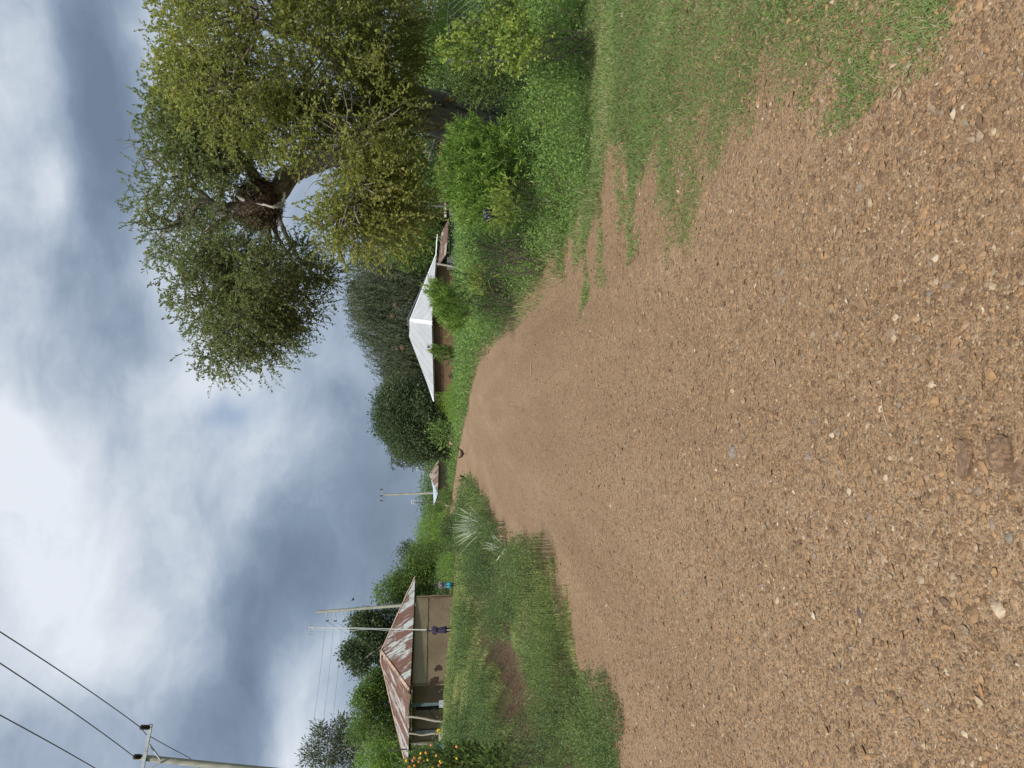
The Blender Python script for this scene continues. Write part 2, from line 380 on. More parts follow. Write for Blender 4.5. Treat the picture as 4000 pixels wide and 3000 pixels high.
def gravel_mat(name, stone=False):
    mt, nt, b = new_mat(name); pos = pos_n(nt)
    if stone:
        r = attr_n(nt); nz = noise_n(nt, pos, 60, 4)
        c = ramp(nt, r, [(0, (0.10, 0.06, 0.032)), (0.3, (0.20, 0.12, 0.06)), (0.55, (0.28, 0.175, 0.088)), (0.75, (0.37, 0.215, 0.095)), (0.9, (0.20, 0.165, 0.13)), (0.97, (0.42, 0.32, 0.20)), (1, (0.55, 0.46, 0.34))])
        c = mixc(nt, math_n(nt, 'MULTIPLY', nz.outputs['Fac'], 0.5), c, (0.17, 0.10, 0.055))
        nt.links.new(c, b.inputs['Base Color']); b.inputs['Roughness'].default_value = 0.62; b.inputs['Specular IOR Level'].default_value = 0.4
        return mt
    mp = nt.nodes.new('ShaderNodeMapping'); mp.inputs['Scale'].default_value = (1.5, 0.16, 1); nt.links.new(pos, mp.inputs['Vector'])
    n1 = noise_n(nt, mp.outputs[0], 0.9, 5, 0.6, 0.3); n2 = noise_n(nt, pos, 3.3, 6, 0.6)
    base = ramp(nt, n1.outputs['Fac'], [(0.3, (0.225, 0.145, 0.082)), (0.5, (0.31, 0.207, 0.122)), (0.7, (0.40, 0.28, 0.175))])
    base = mixc(nt, math_n(nt, 'MULTIPLY', n2.outputs['Fac'], 0.5), base, (0.18, 0.112, 0.065))
    h = None
    sp1 = noise_n(nt, pos, 13, 4, 0.7); sp2 = noise_n(nt, pos, 34, 3, 0.7)
    base = mixc(nt, ramp(nt, sp1.outputs['Fac'], [(0.52, (0, 0, 0)), (0.66, (.75, .75, .75))]), base, (0.115, 0.070, 0.040))
    base = mixc(nt, ramp(nt, sp2.outputs['Fac'], [(0.55, (0, 0, 0)), (0.68, (.8, .8, .8))]), base, (0.46, 0.33, 0.20))
    base = mixc(nt, ramp(nt, sp2.outputs['Fac'], [(0.30, (.8, .8, .8)), (0.43, (0, 0, 0))]), base, (0.105, 0.064, 0.036))
    col = base
    for sc_, thr, amt in ((40, 0.62, 1.0), (85, 0.42, 1.0), (170, 0.45, 0.9)):
        vo = nt.nodes.new('ShaderNodeTexVoronoi'); vo.inputs['Scale'].default_value = sc_
        wp = noise_n(nt, pos, sc_ * 0.8, 2)
        ad = nt.nodes.new('ShaderNodeVectorMath'); ad.operation = 'MULTIPLY_ADD'
        nt.links.new(wp.outputs['Color'], ad.inputs[0]); ad.inputs[1].default_value = (0.5 / sc_,) * 3; nt.links.new(pos, ad.inputs[2])
        nt.links.new(ad.outputs[0], vo.inputs['Vector'])
        sp = nt.nodes.new('ShaderNodeSeparateColor'); nt.links.new(vo.outputs['Color'], sp.inputs[0])
        sc_col = ramp(nt, sp.outputs[0], [(0, (0.09, 0.058, 0.036)), (0.2, (0.16, 0.10, 0.055)), (0.5, (0.26, 0.165, 0.09)), (0.75, (0.36, 0.215, 0.10)), (0.93, (0.30, 0.225, 0.15)), (1, (0.48, 0.36, 0.22))])
        # only some cells hold a stone
        on = math_n(nt, 'GREATER_THAN', sp.outputs[1], thr)
        inr = math_n(nt, 'LESS_THAN', vo.outputs['Distance'], 0.42)
        f = math_n(nt, 'MULTIPLY', math_n(nt, 'MULTIPLY', on, inr), amt * 0.8)
        col = mixc(nt, f, col, sc_col)
        hh = math_n(nt, 'MULTIPLY', math_n(nt, 'MULTIPLY', math_n(nt, 'SUBTRACT', 0.5, vo.outputs['Distance']), on), 20.0 / sc_)
        h = hh if h is None else math_n(nt, 'ADD', h, hh)
    nt.links.new(col, b.inputs['Base Color']); b.inputs['Roughness'].default_value = 0.85; b.inputs['Specular IOR Level'].default_value = 0.25
    bump_n(nt, b, h, 0.035)
    return mt
M['gravel'] = gravel_mat('gravel'); M['stone'] = gravel_mat('stone', True)

def ground_mat():
    mt, nt, b = new_mat('earth_and_grass'); pos = pos_n(nt)
    n1 = noise_n(nt, pos, 1.1, 6, 0.6, 0.3); n2 = noise_n(nt, pos, 14, 5)
    soil = ramp(nt, n2.outputs['Fac'], [(0.3, (0.05, 0.032, 0.022)), (0.5, (0.095, 0.062, 0.04)), (0.75, (0.17, 0.11, 0.07))])
    gr = ramp(nt, n2.outputs['Fac'], [(0.3, (0.045, 0.075, 0.018)), (0.6, (0.085, 0.135, 0.03)), (0.8, (0.13, 0.17, 0.045))])
    f = ramp(nt, n1.outputs['Fac'], [(0.42, (0, 0, 0)), (0.52, (1, 1, 1))])
    s = attr_n(nt, 'soil')
    f2 = math_n(nt, 'MULTIPLY', f, math_n(nt, 'SUBTRACT', 1.0, s)); f2 = math_n(nt, 'MAXIMUM', f2, 0.0)
    nt.links.new(mixc(nt, f2, soil, gr), b.inputs['Base Color']); b.inputs['Roughness'].default_value = 0.95; b.inputs['Specular IOR Level'].default_value = 0.1
    bump_n(nt, b, n2.outputs['Fac'], 0.05)
    return mt
M['ground'] = ground_mat()

def mud_mat(name, lo, mid, hi):
    mt, nt, b = new_mat(name); pos = pos_n(nt)
    n1 = noise_n(nt, pos, 0.8, 7, 0.6, 0.5); n2 = noise_n(nt, pos, 9, 6, 0.6)
    c = ramp(nt, n1.outputs['Fac'], [(0.3, lo), (0.5, mid), (0.7, hi)])
    c = mixc(nt, math_n(nt, 'MULTIPLY', n2.outputs['Fac'], 0.45), c, lo)
    nt.links.new(c, b.inputs['Base Color']); b.inputs['Roughness'].default_value = 0.95; b.inputs['Specular IOR Level'].default_value = 0.1
    bump_n(nt, b, n2.outputs['Fac'], 0.02)
    return mt
M['mud_tan'] = mud_mat('mud_tan', (0.19, 0.14, 0.09), (0.275, 0.21, 0.14), (0.32, 0.25, 0.17))
M['mud_band'] = mud_mat('mud_band', (0.20, 0.165, 0.105), (0.27, 0.225, 0.15), (0.31, 0.26, 0.18))
M['mud_brown'] = mud_mat('mud_brown', (0.11, 0.065, 0.042), (0.18, 0.115, 0.07), (0.23, 0.15, 0.095))
M['mud_bare'] = mud_mat('mud_bare', (0.05, 0.033, 0.024), (0.075, 0.05, 0.037), (0.1, 0.07, 0.05))

def sheet_mat(name, paint, rust_amt, sheet_w=0.8, rust=(0.135, 0.056, 0.034), metal=0.0, rough=0.5, pitch=0.076):
    """corrugated sheets: UV.x runs along the eave in metres, UV.y up the slope"""
    mt, nt, b = new_mat(name)
    uv = nt.nodes.new('ShaderNodeUVMap'); uv.uv_map = 'UVMap'
    sp = nt.nodes.new('ShaderNodeSeparateXYZ'); nt.links.new(uv.outputs[0], sp.inputs[0])
    u, v = sp.outputs[0], sp.outputs[1]
    wob = noise_n(nt, uv.outputs[0], 0.6, 2)
    ci = math_n(nt, 'FLOOR', math_n(nt, 'DIVIDE', u, sheet_w))
    ri = math_n(nt, 'FLOOR', math_n(nt, 'DIVIDE', math_n(nt, 'ADD', v, math_n(nt, 'MULTIPLY', ci, 0.7)), 2.4))
    wn = nt.nodes.new('ShaderNodeTexWhiteNoise'); wn.noise_dimensions = '2D'
    cb = nt.nodes.new('ShaderNodeCombineXYZ'); nt.links.new(ci, cb.inputs[0]); nt.links.new(ri, cb.inputs[1]); nt.links.new(cb.outputs[0], wn.inputs['Vector'])
    mp = nt.nodes.new('ShaderNodeMapping'); mp.inputs['Scale'].default_value = (4.5, 0.7, 1); nt.links.new(uv.outputs[0], mp.inputs['Vector'])
    nz = noise_n(nt, mp.outputs[0], 1.3, 8, 0.62, 0.3)
    r = math_n(nt, 'ADD', math_n(nt, 'MULTIPLY', wn.outputs['Value'], 0.40), math_n(nt, 'MULTIPLY', nz.outputs['Fac'], 1.05))
    r = math_n(nt, 'ADD', r, rust_amt - 0.72)
    f = ramp(nt, r, [(0.43, (0, 0, 0)), (0.50, (.5, .5, .5)), (0.58, (1, 1, 1))])
    fu = math_n(nt, 'FRACT', math_n(nt, 'DIVIDE', u, sheet_w)); seam_shade = math_n(nt, 'LESS_THAN', fu, 0.07)  # overlap shadow and dirt painted as a darker line along each sheet edge
    tone = math_n(nt, 'SUBTRACT', math_n(nt, 'ADD', 0.84, math_n(nt, 'MULTIPLY', wn.outputs['Value'], 0.16)), math_n(nt, 'MULTIPLY', seam_shade, 0.22))
    n3 = noise_n(nt, mp.outputs[0], 4, 6)
    rc = ramp(nt, n3.outputs['Fac'], [(0.3, tuple(c * 0.6 for c in rust)), (0.5, rust), (0.75, (rust[0] * 1.7, rust[1] * 2.1, rust[2] * 2.2))])
    pc = ramp(nt, n3.outputs['Fac'], [(0.3, tuple(c * 0.82 for c in paint)), (0.7, paint)])
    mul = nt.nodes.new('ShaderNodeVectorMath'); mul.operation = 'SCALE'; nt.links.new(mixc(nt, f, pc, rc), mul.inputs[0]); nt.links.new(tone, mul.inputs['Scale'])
    nt.links.new(mul.outputs[0], b.inputs['Base Color']); b.inputs['Roughness'].default_value = rough
    b.inputs['Metallic'].default_value = metal
    w = math_n(nt, 'SINE', math_n(nt, 'MULTIPLY', u, 2 * math.pi / pitch))
    bump_n(nt, b, w, 0.012)
    return mt
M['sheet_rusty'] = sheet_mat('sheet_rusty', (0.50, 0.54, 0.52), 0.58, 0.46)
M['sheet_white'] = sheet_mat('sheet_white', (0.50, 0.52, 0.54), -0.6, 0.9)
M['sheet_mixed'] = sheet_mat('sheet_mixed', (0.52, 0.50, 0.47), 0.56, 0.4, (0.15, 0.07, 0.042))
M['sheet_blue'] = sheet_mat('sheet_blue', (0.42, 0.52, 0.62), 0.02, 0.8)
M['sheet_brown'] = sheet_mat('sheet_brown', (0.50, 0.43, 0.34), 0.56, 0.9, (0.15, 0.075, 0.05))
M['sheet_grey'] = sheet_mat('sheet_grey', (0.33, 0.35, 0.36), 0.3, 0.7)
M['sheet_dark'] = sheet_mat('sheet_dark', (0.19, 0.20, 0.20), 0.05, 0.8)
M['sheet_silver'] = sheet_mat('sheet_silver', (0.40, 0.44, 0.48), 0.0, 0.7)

# ------------------------------------------------------------------ ground and road
def grid_mesh(name, xs_fn, us, ys, zoff, mat, soil=None, sink=None):
    nx, ny = len(us), len(ys)
    Yg = np.repeat(ys, nx).reshape(ny, nx); Ug = np.tile(us, (ny, 1))
    Xg = xs_fn(Ug, Yg); Z = hgt(Xg, Yg) + zoff
    if sink is not None: Z = Z - sink(Xg, Yg)
    mb = MB(); V = np.stack([Xg, Yg, Z], -1).reshape(-1, 3)
    i, j = np.meshgrid(np.arange(ny - 1), np.arange(nx - 1), indexing='ij'); a = (i * nx + j).reshape(-1)
    mb.add(V, np.stack([a, a + 1, a + nx + 1, a + nx], 1))
    o = mb.build(name, mat, smooth=True)
    if soil is not None:
        at = o.data.attributes.new('soil', 'FLOAT', 'POINT'); at.data.foreach_set('value', soil(V[:, 0], V[:, 1]).astype(float))
    return o
ys = np.concatenate([-np.geomspace(900, 8, 14), np.linspace(-7, 0, 12), np.geomspace(0.3, 60, 420), np.geomspace(61, 3500, 90)])
us = np.linspace(-1, 1, 401); xw = np.sinh(us * 7.0) / np.sinh(7.0)
def gx(U, Y): return np.sinh(U * 7.4) / np.sinh(7.4) * 3000 - 1.5
def soil_fn(X, Y):
    s = ditch_amt(X, Y) * 1.2
    off = np.maximum(rL(Y) - X, X - rR(Y))
    s = np.maximum(s, 1 - np.clip((off + 0.15) / 0.8, 0, 1))
    sl = rL(Y) - X; s = np.maximum(s, 0.75 * (sl > 0) * (Y < 32) * np.clip((5.0 - sl) / 1.5, 0, 1))
    near = (X > rR(Y)) & (Y < 7.6)
    s = np.where(near, np.maximum(s, 0.55 - 0.1 * (X - rR(Y))), s)
    return np.clip(s, 0, 1)
def sink_fn(X, Y):
    off = np.minimum(X - rL(Y) + .05, rR(Y) + 1.9 * np.clip((8.5 - Y) / 2, 0, 1) * np.clip(Y / 4, .35, 1) - X); return 0.05 * (off > 0.12) * (Y < 250)
g = grid_mesh('ground', gx, us, ys, 0.0, M['ground'], soil_fn, sink_fn); tag(g, 'grassy brown earth on both sides of the road', kind='structure')
ry = np.concatenate([np.linspace(-5.5, 0, 30), np.geomspace(0.15, 235, 620)])
ru = np.linspace(0, 1, 130)
def rx_fn(U, Y):
    e = 0.25 * field(np.stack([Y * 1.0, Y * 0 + 4.0], -1), 1.6) + 0.12 * field(np.stack([Y, Y * 0 + 14.0], -1), 5.0)
    e2 = 0.22 * field(np.stack([Y * 1.0, Y * 0 + 24.0], -1), 1.9) + 0.10 * field(np.stack([Y, Y * 0 + 34.0], -1), 5.5)
    wn = np.clip((8.5 - Y) / 2, 0, 1)
    l = rL(Y) - 0.35 + e; r = rR(Y) + 0.25 + e2 + 2.2 * wn * np.clip(Y / 4, .35, 1)
    return l + (r - l) * U
rd = grid_mesh('gravel_road', rx_fn, ru, ry, 0.006, M['gravel']); tag(rd, 'brown gravel road curving away to the left', kind='structure')

# ------------------------------------------------------------------ leaves, twigs
def leaf_quads(mb, C, D, size, wr=0.45, rnd=None, fold=0.12, up=0.0):
    """diamond leaves: C base points, D directions"""
    n = len(C); D = nrm(D); s = rng.normal(size=(n, 3)); s[:, 2] += 0; 
    S = nrm(np.cross(D, s + np.array([0, 0, up]))); Nn = np.cross(S, D)
    size = np.broadcast_to(size, (n,))[:, None]
    w = size * wr
    v0 = C; v1 = C + D * size * 0.45 + S * w * 0.5 - Nn * size * fold * 0
    v2 = C + D * size; v3 = C + D * size * 0.45 - S * w * 0.5
    v1 = v1 + Nn * size * fold; v3 = v3 + Nn * size * fold
    V = np.stack([v0, v1, v2, v3], 1).reshape(-1, 3)
    a = np.arange(n) * 4
    F = np.concatenate([np.stack([a, a + 1, a + 2], 1), np.stack([a, a + 2, a + 3], 1)])
    if rnd is None: rnd = rng.random(n)
    mb.add(V, F, np.concatenate([rnd, rnd]))
def prisms(mb, A, B, ra, rb, rnd=0.5):
    n = len(A); D = nrm(B - A); S = nrm(np.cross(D, rng.normal(size=(n, 3)))); T = np.cross(D, S)
    ra = np.broadcast_to(ra, (n,))[:, None]; rb = np.broadcast_to(rb, (n,))[:, None]
    vs = []
    for (Q, r) in ((A, ra), (B, rb)):
        for k in range(3):
            th = k * 2.0944; vs.append(Q + r * (math.cos(th) * S + math.sin(th) * T))
    V = np.stack(vs, 1).reshape(-1, 3); a = np.arange(n) * 6; F = []
    for k in range(3): F.append(np.stack([a + k, a + (k + 1) % 3, a + 3 + (k + 1) % 3, a + 3 + k], 1))
    mb.add(V, np.concatenate(F), rnd)
def in_ellipsoid(n, c, r, shell=0.35, bottom=-2.0):
    u = nrm(rng.normal(size=(n, 3))); q = rng.random(n)
    rad = np.where(rng.random(n) < shell, 0.82 + 0.22 * q, np.cbrt(q) * 0.95)
    p = u * rad[:, None]; p = p[p[:, 2] > bottom]
    return np.asarray(c) + p * np.asarray(r), nrm(p)
def twig_leaves(lm, tm, S, D, Ln, k, leaf, wr=0.45, droop=0.15, tr=0.004, rbase=None, spreadang=0.9, wood=True):
    n = len(S); D = nrm(D); dz = np.array([0, 0, -1.0])
    t = (np.arange(k) + 0.6) / k
    Ln = np.broadcast_to(Ln, (n,))
    pos = S[:, None] + D[:, None] * (Ln[:, None] * t)[..., None] + dz * (droop * Ln[:, None] * t ** 2)[..., None]
    dl = D[:, None] * 0.6 + rng.normal(size=(n, k, 3)) * spreadang * 0.6 + np.array([0, 0, 0.1])
    r0 = rng.random(n) if rbase is None else rbase
    rnd = np.clip(0.65 * r0[:, None] + 0.35 * rng.random((n, k)), 0, 1)
    sz = leaf * rng.uniform(0.65, 1.2, (n, k))
    leaf_quads(lm, pos.reshape(-1, 3), dl.reshape(-1, 3), sz.reshape(-1), wr, rnd.reshape(-1))
    if wood and tm is not None:
        mid = S + D * Ln[:, None] * 0.5 + dz * droop * Ln[:, None] * 0.25; end = S + D * Ln[:, None] + dz * droop * Ln[:, None]
        prisms(tm, S, mid, tr, tr * 0.7); prisms(tm, mid, end, tr * 0.7, tr * 0.35)

def limb(mb, ctrl, r0, r1, n=8, seg=6, bump=0.05):
    p = curve_pts(ctrl, seg); k = len(p)
    p[1:-1] += rng.normal(size=(k - 2, 3)) * r0 * 0.12
    tube(mb, p, np.linspace(r0, r1, k), n, bump=bump); return p
def branch_out(mb, a, b, r0, r1=0.008, n=5):
    a = np.asarray(a, float); b = np.asarray(b, float); L = np.linalg.norm(b - a)
    m1 = a + (b - a) * 0.35 + rng.normal(size=3) * L * 0.1 + np.array([0, 0, L * 0.06]); m2 = a + (b - a) * 0.7 + rng.normal(size=3) * L * 0.08
    return limb(mb, [a, m1, m2, b], r0, r1, n, 3, 0.03)

def tree(name, label, base, lobes, mat, leaf=0.12, per=14, height=None, trunk_r=0.15, cat='tree', group=None, spread=0.35,
         bark='bark', style='clump', gaps=0.15, wr=0.5, density=1.0, shell=0.45, gapscale=0.5):
    """lobes: (centre, radii, number of leaf clumps)"""
    base = np.array(base, float); t = empty(name, base, label, cat, group)
    wood = MB(); crown = MB()
    cen = np.mean([np.array(l[0]) for l in lobes], axis=0)
    low = min(l[0][2] - l[1][2] for l in lobes)
    fork = base + (cen - base) * np.array([0.5, 0.5, 1]) ; fork[2] = base[2] + max(0.25 * (cen[2] - base[2]), min(low - base[2] + 0.3, 0.6 * (cen[2] - base[2])))
    limb(wood, [base - [0, 0, 0.2], base + (fork - base) * 0.5 + rng.normal(size=3) * 0.06, fork], trunk_r * 1.15, trunk_r * 0.8, 8)
    for (c, r, n) in lobes:
        c = np.array(c, float); r = np.array(r, float)
        branch_out(wood, fork, c, trunk_r * 0.6, trunk_r * 0.2, 6)
        for q in range(6):
            e, _ = in_ellipsoid(1, c, r * 0.85, 0.6); branch_out(wood, c, e[0], trunk_r * 0.25, 0.01, 4)
        p, u = in_ellipsoid(int(n * density), c, r, shell)
        p = c + (p - c) * (1 + 0.24 * field(u * 2.2 + c * 3.1, 1.0) + 0.12 * field(u * 5 + c, 1.0))[:, None]
        keep = field(p, 2.2 * gapscale / max(0.3, r.mean()) * 2) > -1 + gaps * 2.2
        p, u = p[keep], u[keep]; n2 = len(p)
        if style == 'weep':
            ln = rng.uniform(0.35, 0.95, n2) * spread * 2.2
            d = u * np.array([0.45, 0.45, 0.25]) + np.array([0, 0, -0.75]) + rng.normal(size=(n2, 3)) * 0.18
            twig_leaves(crown, crown, p, d, ln, per, leaf, wr, 0.25, 0.008, spreadang=0.5)
        else:
            off = rng.normal(size=(n2, per, 3)) * spread * 0.42; pos = p[:, None] + off
            dl = off * 1.0 / spread + u[:, None] * 0.5 + rng.normal(size=(n2, per, 3)) * 0.5 + [0, 0, -0.15]
            rb = rng.random(n2)
            rn = np.clip(0.6 * rb[:, None] + 0.4 * rng.random((n2, per)), 0, 1)
            leaf_quads(crown, pos.reshape(-1, 3), dl.reshape(-1, 3), (leaf * rng.uniform(0.6, 1.3, (n2, per))).reshape(-1), wr, rn.reshape(-1))
    wood.build('trunk', M[bark], t, True); crown.build('crown', M[mat], t)
    return t

# ------------------------------------------------------------------ the big nest tree
def px(r, d): return r * d / F_PX
NT = P(1900, 470, 12.5); NT[2] = gz(NT[0], NT[1])
nt_root = empty('nest_tree', NT, 'large spreading tree with yellow green leaves and a stick nest in its left limbs', 'tree')
wood = MB()
fork = P(1560, 430, 12.3)
trunk_pts = [NT + [0.05, 0, -0.3], NT + [0.03, 0, 0.3], P(1850, 480, 12.4), P(1700, 462, 12.3), fork]
p = curve_pts(trunk_pts, 6); k = len(p)
rr = np.interp(np.linspace(0, 1, k), [0, .15, .4, 1], [0.42, 0.30, 0.26, 0.27]); tube(wood, p, rr, 14, bump=0.07)
p = curve_pts([NT + [0.35, 0.1, -0.3], P(1850, 440, 12.7), P(1700, 395, 12.8), P(1500, 330, 12.6), P(1300, 260, 12.0)], 5)
tube(wood, p, np.linspace(0.24, 0.14, len(p)), 10, bump=0.06)
p = curve_pts([NT + [-0.30, -0.1, -0.3], P(1900, 510, 12.2), P(1790, 520, 12.2), P(1700, 500, 12.3), P(1600, 455, 12.3)], 5)
tube(wood, p, np.linspace(0.20, 0.12, len(p)), 10, bump=0.06)
# limbs towards the nest
nestc = P(1010, 800, 12.4)
l1 = limb(wood, [fork, P(1430, 560, 12.6), P(1230, 640, 12.6), P(1130, 680, 12.5), P(1055, 760, 12.4)], 0.20, 0.12, 9)
l2 = limb(wood, [P(1560, 440, 12.5), P(1350, 560, 12.8), P(1180, 655, 12.8), P(1110, 740, 12.6), P(1065, 800, 12.4)], 0.17, 0.11, 9)
l3 = limb(wood, [P(1055, 750, 12.4), P(985, 680, 12.4), P(940, 610, 12.3), P(860, 560, 12.2), P(780, 520, 12.0)], 0.12, 0.03, 8)
l3b = limb(wood, [P(1020, 740, 12.4), P(960, 650, 12.5), P(900, 560, 12.5), P(860, 470, 12.4)], 0.08, 0.03, 7)
l4 = limb(wood, [P(1040, 800, 12.4), P(940, 810, 12.3), P(850, 800, 12.1), P(780, 750, 12.0), P(700, 680, 12.0), P(610, 640, 12.0)], 0.11, 0.02, 8)
l5 = limb(wood, [P(950, 850, 12.4), P(880, 835, 12.2), P(790, 790, 12.0), P(720, 870, 12.0), P(640, 860, 12.0), P(560, 820, 12)], 0.08, 0.02, 7)
l6 = limb(wood, [P(1045, 850, 12.4), P(1045, 960, 12.3), P(1050, 1020, 12.2), P(1020, 1100, 12.0), P(960, 1200, 11.9), P(930, 1330, 11.9)], 0.075, 0.015, 7)
l7 = limb(wood, [P(1080, 820, 12.4), P(1100, 880, 12.3), P(1140, 960, 12.2), P(1190, 1040, 12.1), P(1240, 1080, 12.1)], 0.05, 0.012, 6)
l8 = limb(wood, [P(1060, 850, 12.4), P(1085, 930, 12.6), P(1130, 1000, 12.7), P(1160, 1070, 12.8)], 0.05, 0.012, 6)
l9 = limb(wood, [P(900, 840, 12.3), P(830, 900, 12.1), P(790, 1000, 12.0), P(760, 1100, 12.0), P(800, 1230, 12.0)], 0.07, 0.015, 6)
l10 = limb(wood, [P(1040, 960, 12.3), P(960, 1000, 12.2), P(870, 1080, 12.1), P(850, 1200, 12.0)], 0.05, 0.012, 6)
l11 = limb(wood, [P(1180, 1050, 12.0), P(1120, 1120, 12.0), P(1150, 1200, 12), P(1130, 1300, 12)], 0.035, 0.01, 5)
limb(wood, [fork, P(1430, 300, 11.5), P(1200, 150, 10.6), P(950, 60, 10)], 0.20, 0.04, 8)
limb(wood, [fork, P(1400, 430, 11.3), P(1180, 400, 10.6), P(900, 330, 10.2), P(760, 260, 10)], 0.16, 0.03, 8)
limb(wood, [fork, P(1450, 180, 12), P(1400, 0, 12), P(1380, -200, 12)], 0.18, 0.05, 8)
limb(wood, [P(1540, 380, 12.0), P(1460, 500, 10.8), P(1420, 650, 10), P(1400, 760, 9.8)], 0.09, 0.02, 7)
limb(wood, [P(1520, 300, 11.8), P(1470, 150, 10.5), P(1480, 20, 10)], 0.10, 0.03, 7)
# dead bare twigs above
for (a, b) in (((640, 690), (510, 560)), ((620, 640), (540, 620)), ((640, 720), (560, 720)), ((590, 600), (520, 540)), ((700, 560), (600, 540)), ((600, 700), (530, 690))):
    q = branch_out(wood, P(a[0], a[1], 12.0), P(b[0], b[1], 12.0), 0.014, 0.003, 4)
    for _ in range(4):
        s = q[rng.integers(3, len(q))]; e = s + nrm(rng.normal(size=3) + [0, 0, 0.5]) * rng.uniform(0.12, 0.35); tube(wood, [s, (s + e) / 2 + rng.normal(size=3) * .01, e], [0.006, 0.004, 0.002], 3)
# crown lobes: photo x, y, depth, radii in photo pixels (down, across), depth radius in m, twigs, kind
LOB_A = [ (1450, 100, 10.5, 190, 260, 1.6, 520), (1250, 300, 10.4, 230, 260, 1.6, 700), (1000, 120, 10.0, 230, 240, 1.5, 620),
          (800, 110, 10.0, 140, 200, 1.3, 330), (900, 330, 10.0, 210, 220, 1.5, 560), (1170, 520, 10.4, 150, 140, 1.2, 330),
          (1330, 620, 10.0, 170, 190, 1.2, 480), (1430, 490, 10.4, 180, 230, 1.5, 600), (1530, 780, 10.2, 140, 160, 1.1, 300), (1420, 840, 9.9, 120, 150, 0.9, 260),
          (1500, 250, 11.0, 90, 260, 1.6, 380), (1490, 660, 11.5, 100, 190, 1.4, 300), (1330, 80, 12.0, 260, 260, 1.6, 420), (1120, -150, 10.5, 400, 200, 1.6, 500),
          (1310, 860, 9.8, 60, 70, 0.5, 45), (1320, 930, 9.8, 45, 50, 0.4, 18), (1500, 930, 10.3, 60, 90, 0.6, 70), (760, 330, 10.3, 110, 120, 1.0, 120)]
LOB_C = [ (760, 480, 11.5, 150, 130, 1.0, 260), (860, 600, 11.4, 150, 120, 1.0, 280), (700, 560, 11.7, 90, 90, 0.8, 90), (820, 440, 11.8, 130, 120, 0.9, 160)]
LOB_B = [ (620, 760, 12.0, 95, 110, 1.0, 170), (720, 700, 12.0, 120, 110, 1.1, 170), (700, 900, 12.0, 130, 140, 1.1, 260), (880, 1010, 11.8, 150, 150, 1.2, 380),
          (1000, 1080, 11.7, 140, 150, 1.2, 360), (800, 1150, 11.9, 120, 150, 1.1, 280), (960, 1240, 11.8, 150, 130, 1.0, 320), (1100, 1180, 12.0, 110, 120, 0.9, 200),
          (860, 1330, 11.9, 90, 90, 0.8, 120), (1080, 1300, 12.0, 80, 70, 0.7, 90), (870, 1410, 11.9, 55, 60, 0.5, 45), (1030, 1400, 12.0, 40, 55, 0.4, 26),
          (1200, 1040, 12.1, 75, 85, 0.7, 90), (1250, 1080, 12.1, 45, 40, 0.5, 30), (600, 640, 12.0, 60, 80, 0.7, 40), (900, 880, 12.0, 120, 60, 0.8, 80)]
def seg3(p, a, b):
    ab = b - a; t = np.clip(((p - a) @ ab) / (ab @ ab), 0, 1); q = p - a - t[:, None] * ab; return np.hypot(q[:, 0], q[:, 2]) + 10 * (q[:, 1] > 0.6)
def bare_gap(p):
    # the open fork around the nest and its two thick limbs carries no leaves
    rel = p - EYE; dd_ = rel @ FWD; x_ = 2000 - (rel @ UPV) / dd_ * F_PX; y_ = 1500 - rel[:, 0] / dd_ * F_PX
    g = np.hypot((x_ - 1020) / 150, (y_ - 800) / 160) < 1
    for (xa, ya, xb, yb, w_) in ((1290, 600, 1060, 770, 62), (1200, 690, 1120, 780, 60)):
        t = np.clip(((x_ - xa) * (xb - xa) + (y_ - ya) * (yb - ya)) / ((xb - xa) ** 2 + (yb - ya) ** 2), 0, 1)
        g |= np.hypot(x_ - xa - t * (xb - xa), y_ - ya - t * (yb - ya)) < w_
    return g & (dd_ < 14.5)
def lobe_set(lobs, mat, leaf, wood, bias, per=13, gaps=0.30, gapw=2.2, anchors=None, wr=0.66):
    lm = MB(); tm = MB()
    for (x, y, d, rx, ry, rd_, n) in lobs:
        c = P(x, y, d); r = np.array([px(ry, d), rd_, px(rx, d)])
        p_, u = in_ellipsoid(int(n * 2.1), c, r, 0.4)
        keep = field(p_, gapw) > -1 + gaps * 2; p_, u = p_[keep], u[keep]
        D = u * 0.55 + rng.normal(size=u.shape) * 0.55 + [0, 0, -0.05]
        near = bare_gap(p_)
        p_, u, D = p_[~near], u[~near], D[~near]
        r0 = np.clip(0.45 + bias + 0.22 * field(p_, 0.8) + rng.normal(size=len(p_)) * 0.13, 0, 1)
        twig_leaves(lm, tm, p_, D, rng.uniform(0.22, 0.5, len(p_)), per, leaf, wr, 0.25, 0.004, r0)
        if anchors is not None:
            a = anchors[np.argmin(np.linalg.norm(anchors - c, axis=1))]
            for q in range(max(3, int(n / 28))):
                e, _ = in_ellipsoid(1, c, r * 0.9, 0.5)
                b_ = branch_out(wood, a, e[0], 0.022, 0.005, 4)
                if rng.random() < 0.5:
                    e2, _ = in_ellipsoid(1, e[0], r * 0.4, 0.5); branch_out(wood, b_[len(b_) // 2], e2[0], 0.011, 0.004, 3)
    return lm, tm
anch = np.vstack([l1, l3, l3b, l4, l5, l6, l7, l8, l9, l10, l11, curve_pts([fork, P(1430, 300, 11.5), P(1200, 150, 10.6), P(950, 60, 10)], 6), curve_pts([fork, P(1400, 430, 11.3), P(1180, 400, 10.6), P(900, 330, 10.2)], 6), curve_pts([fork, P(1450, 180, 12), P(1400, 0, 12)], 6), curve_pts([P(1540, 380, 12.0), P(1460, 500, 10.8), P(1420, 650, 10), P(1400, 760, 9.8)], 6)])
lmA, tmA = lobe_set(LOB_A, 'leaf_yellow', 0.052, wood, 0.05, 13, 0.36, 2.3, anch)
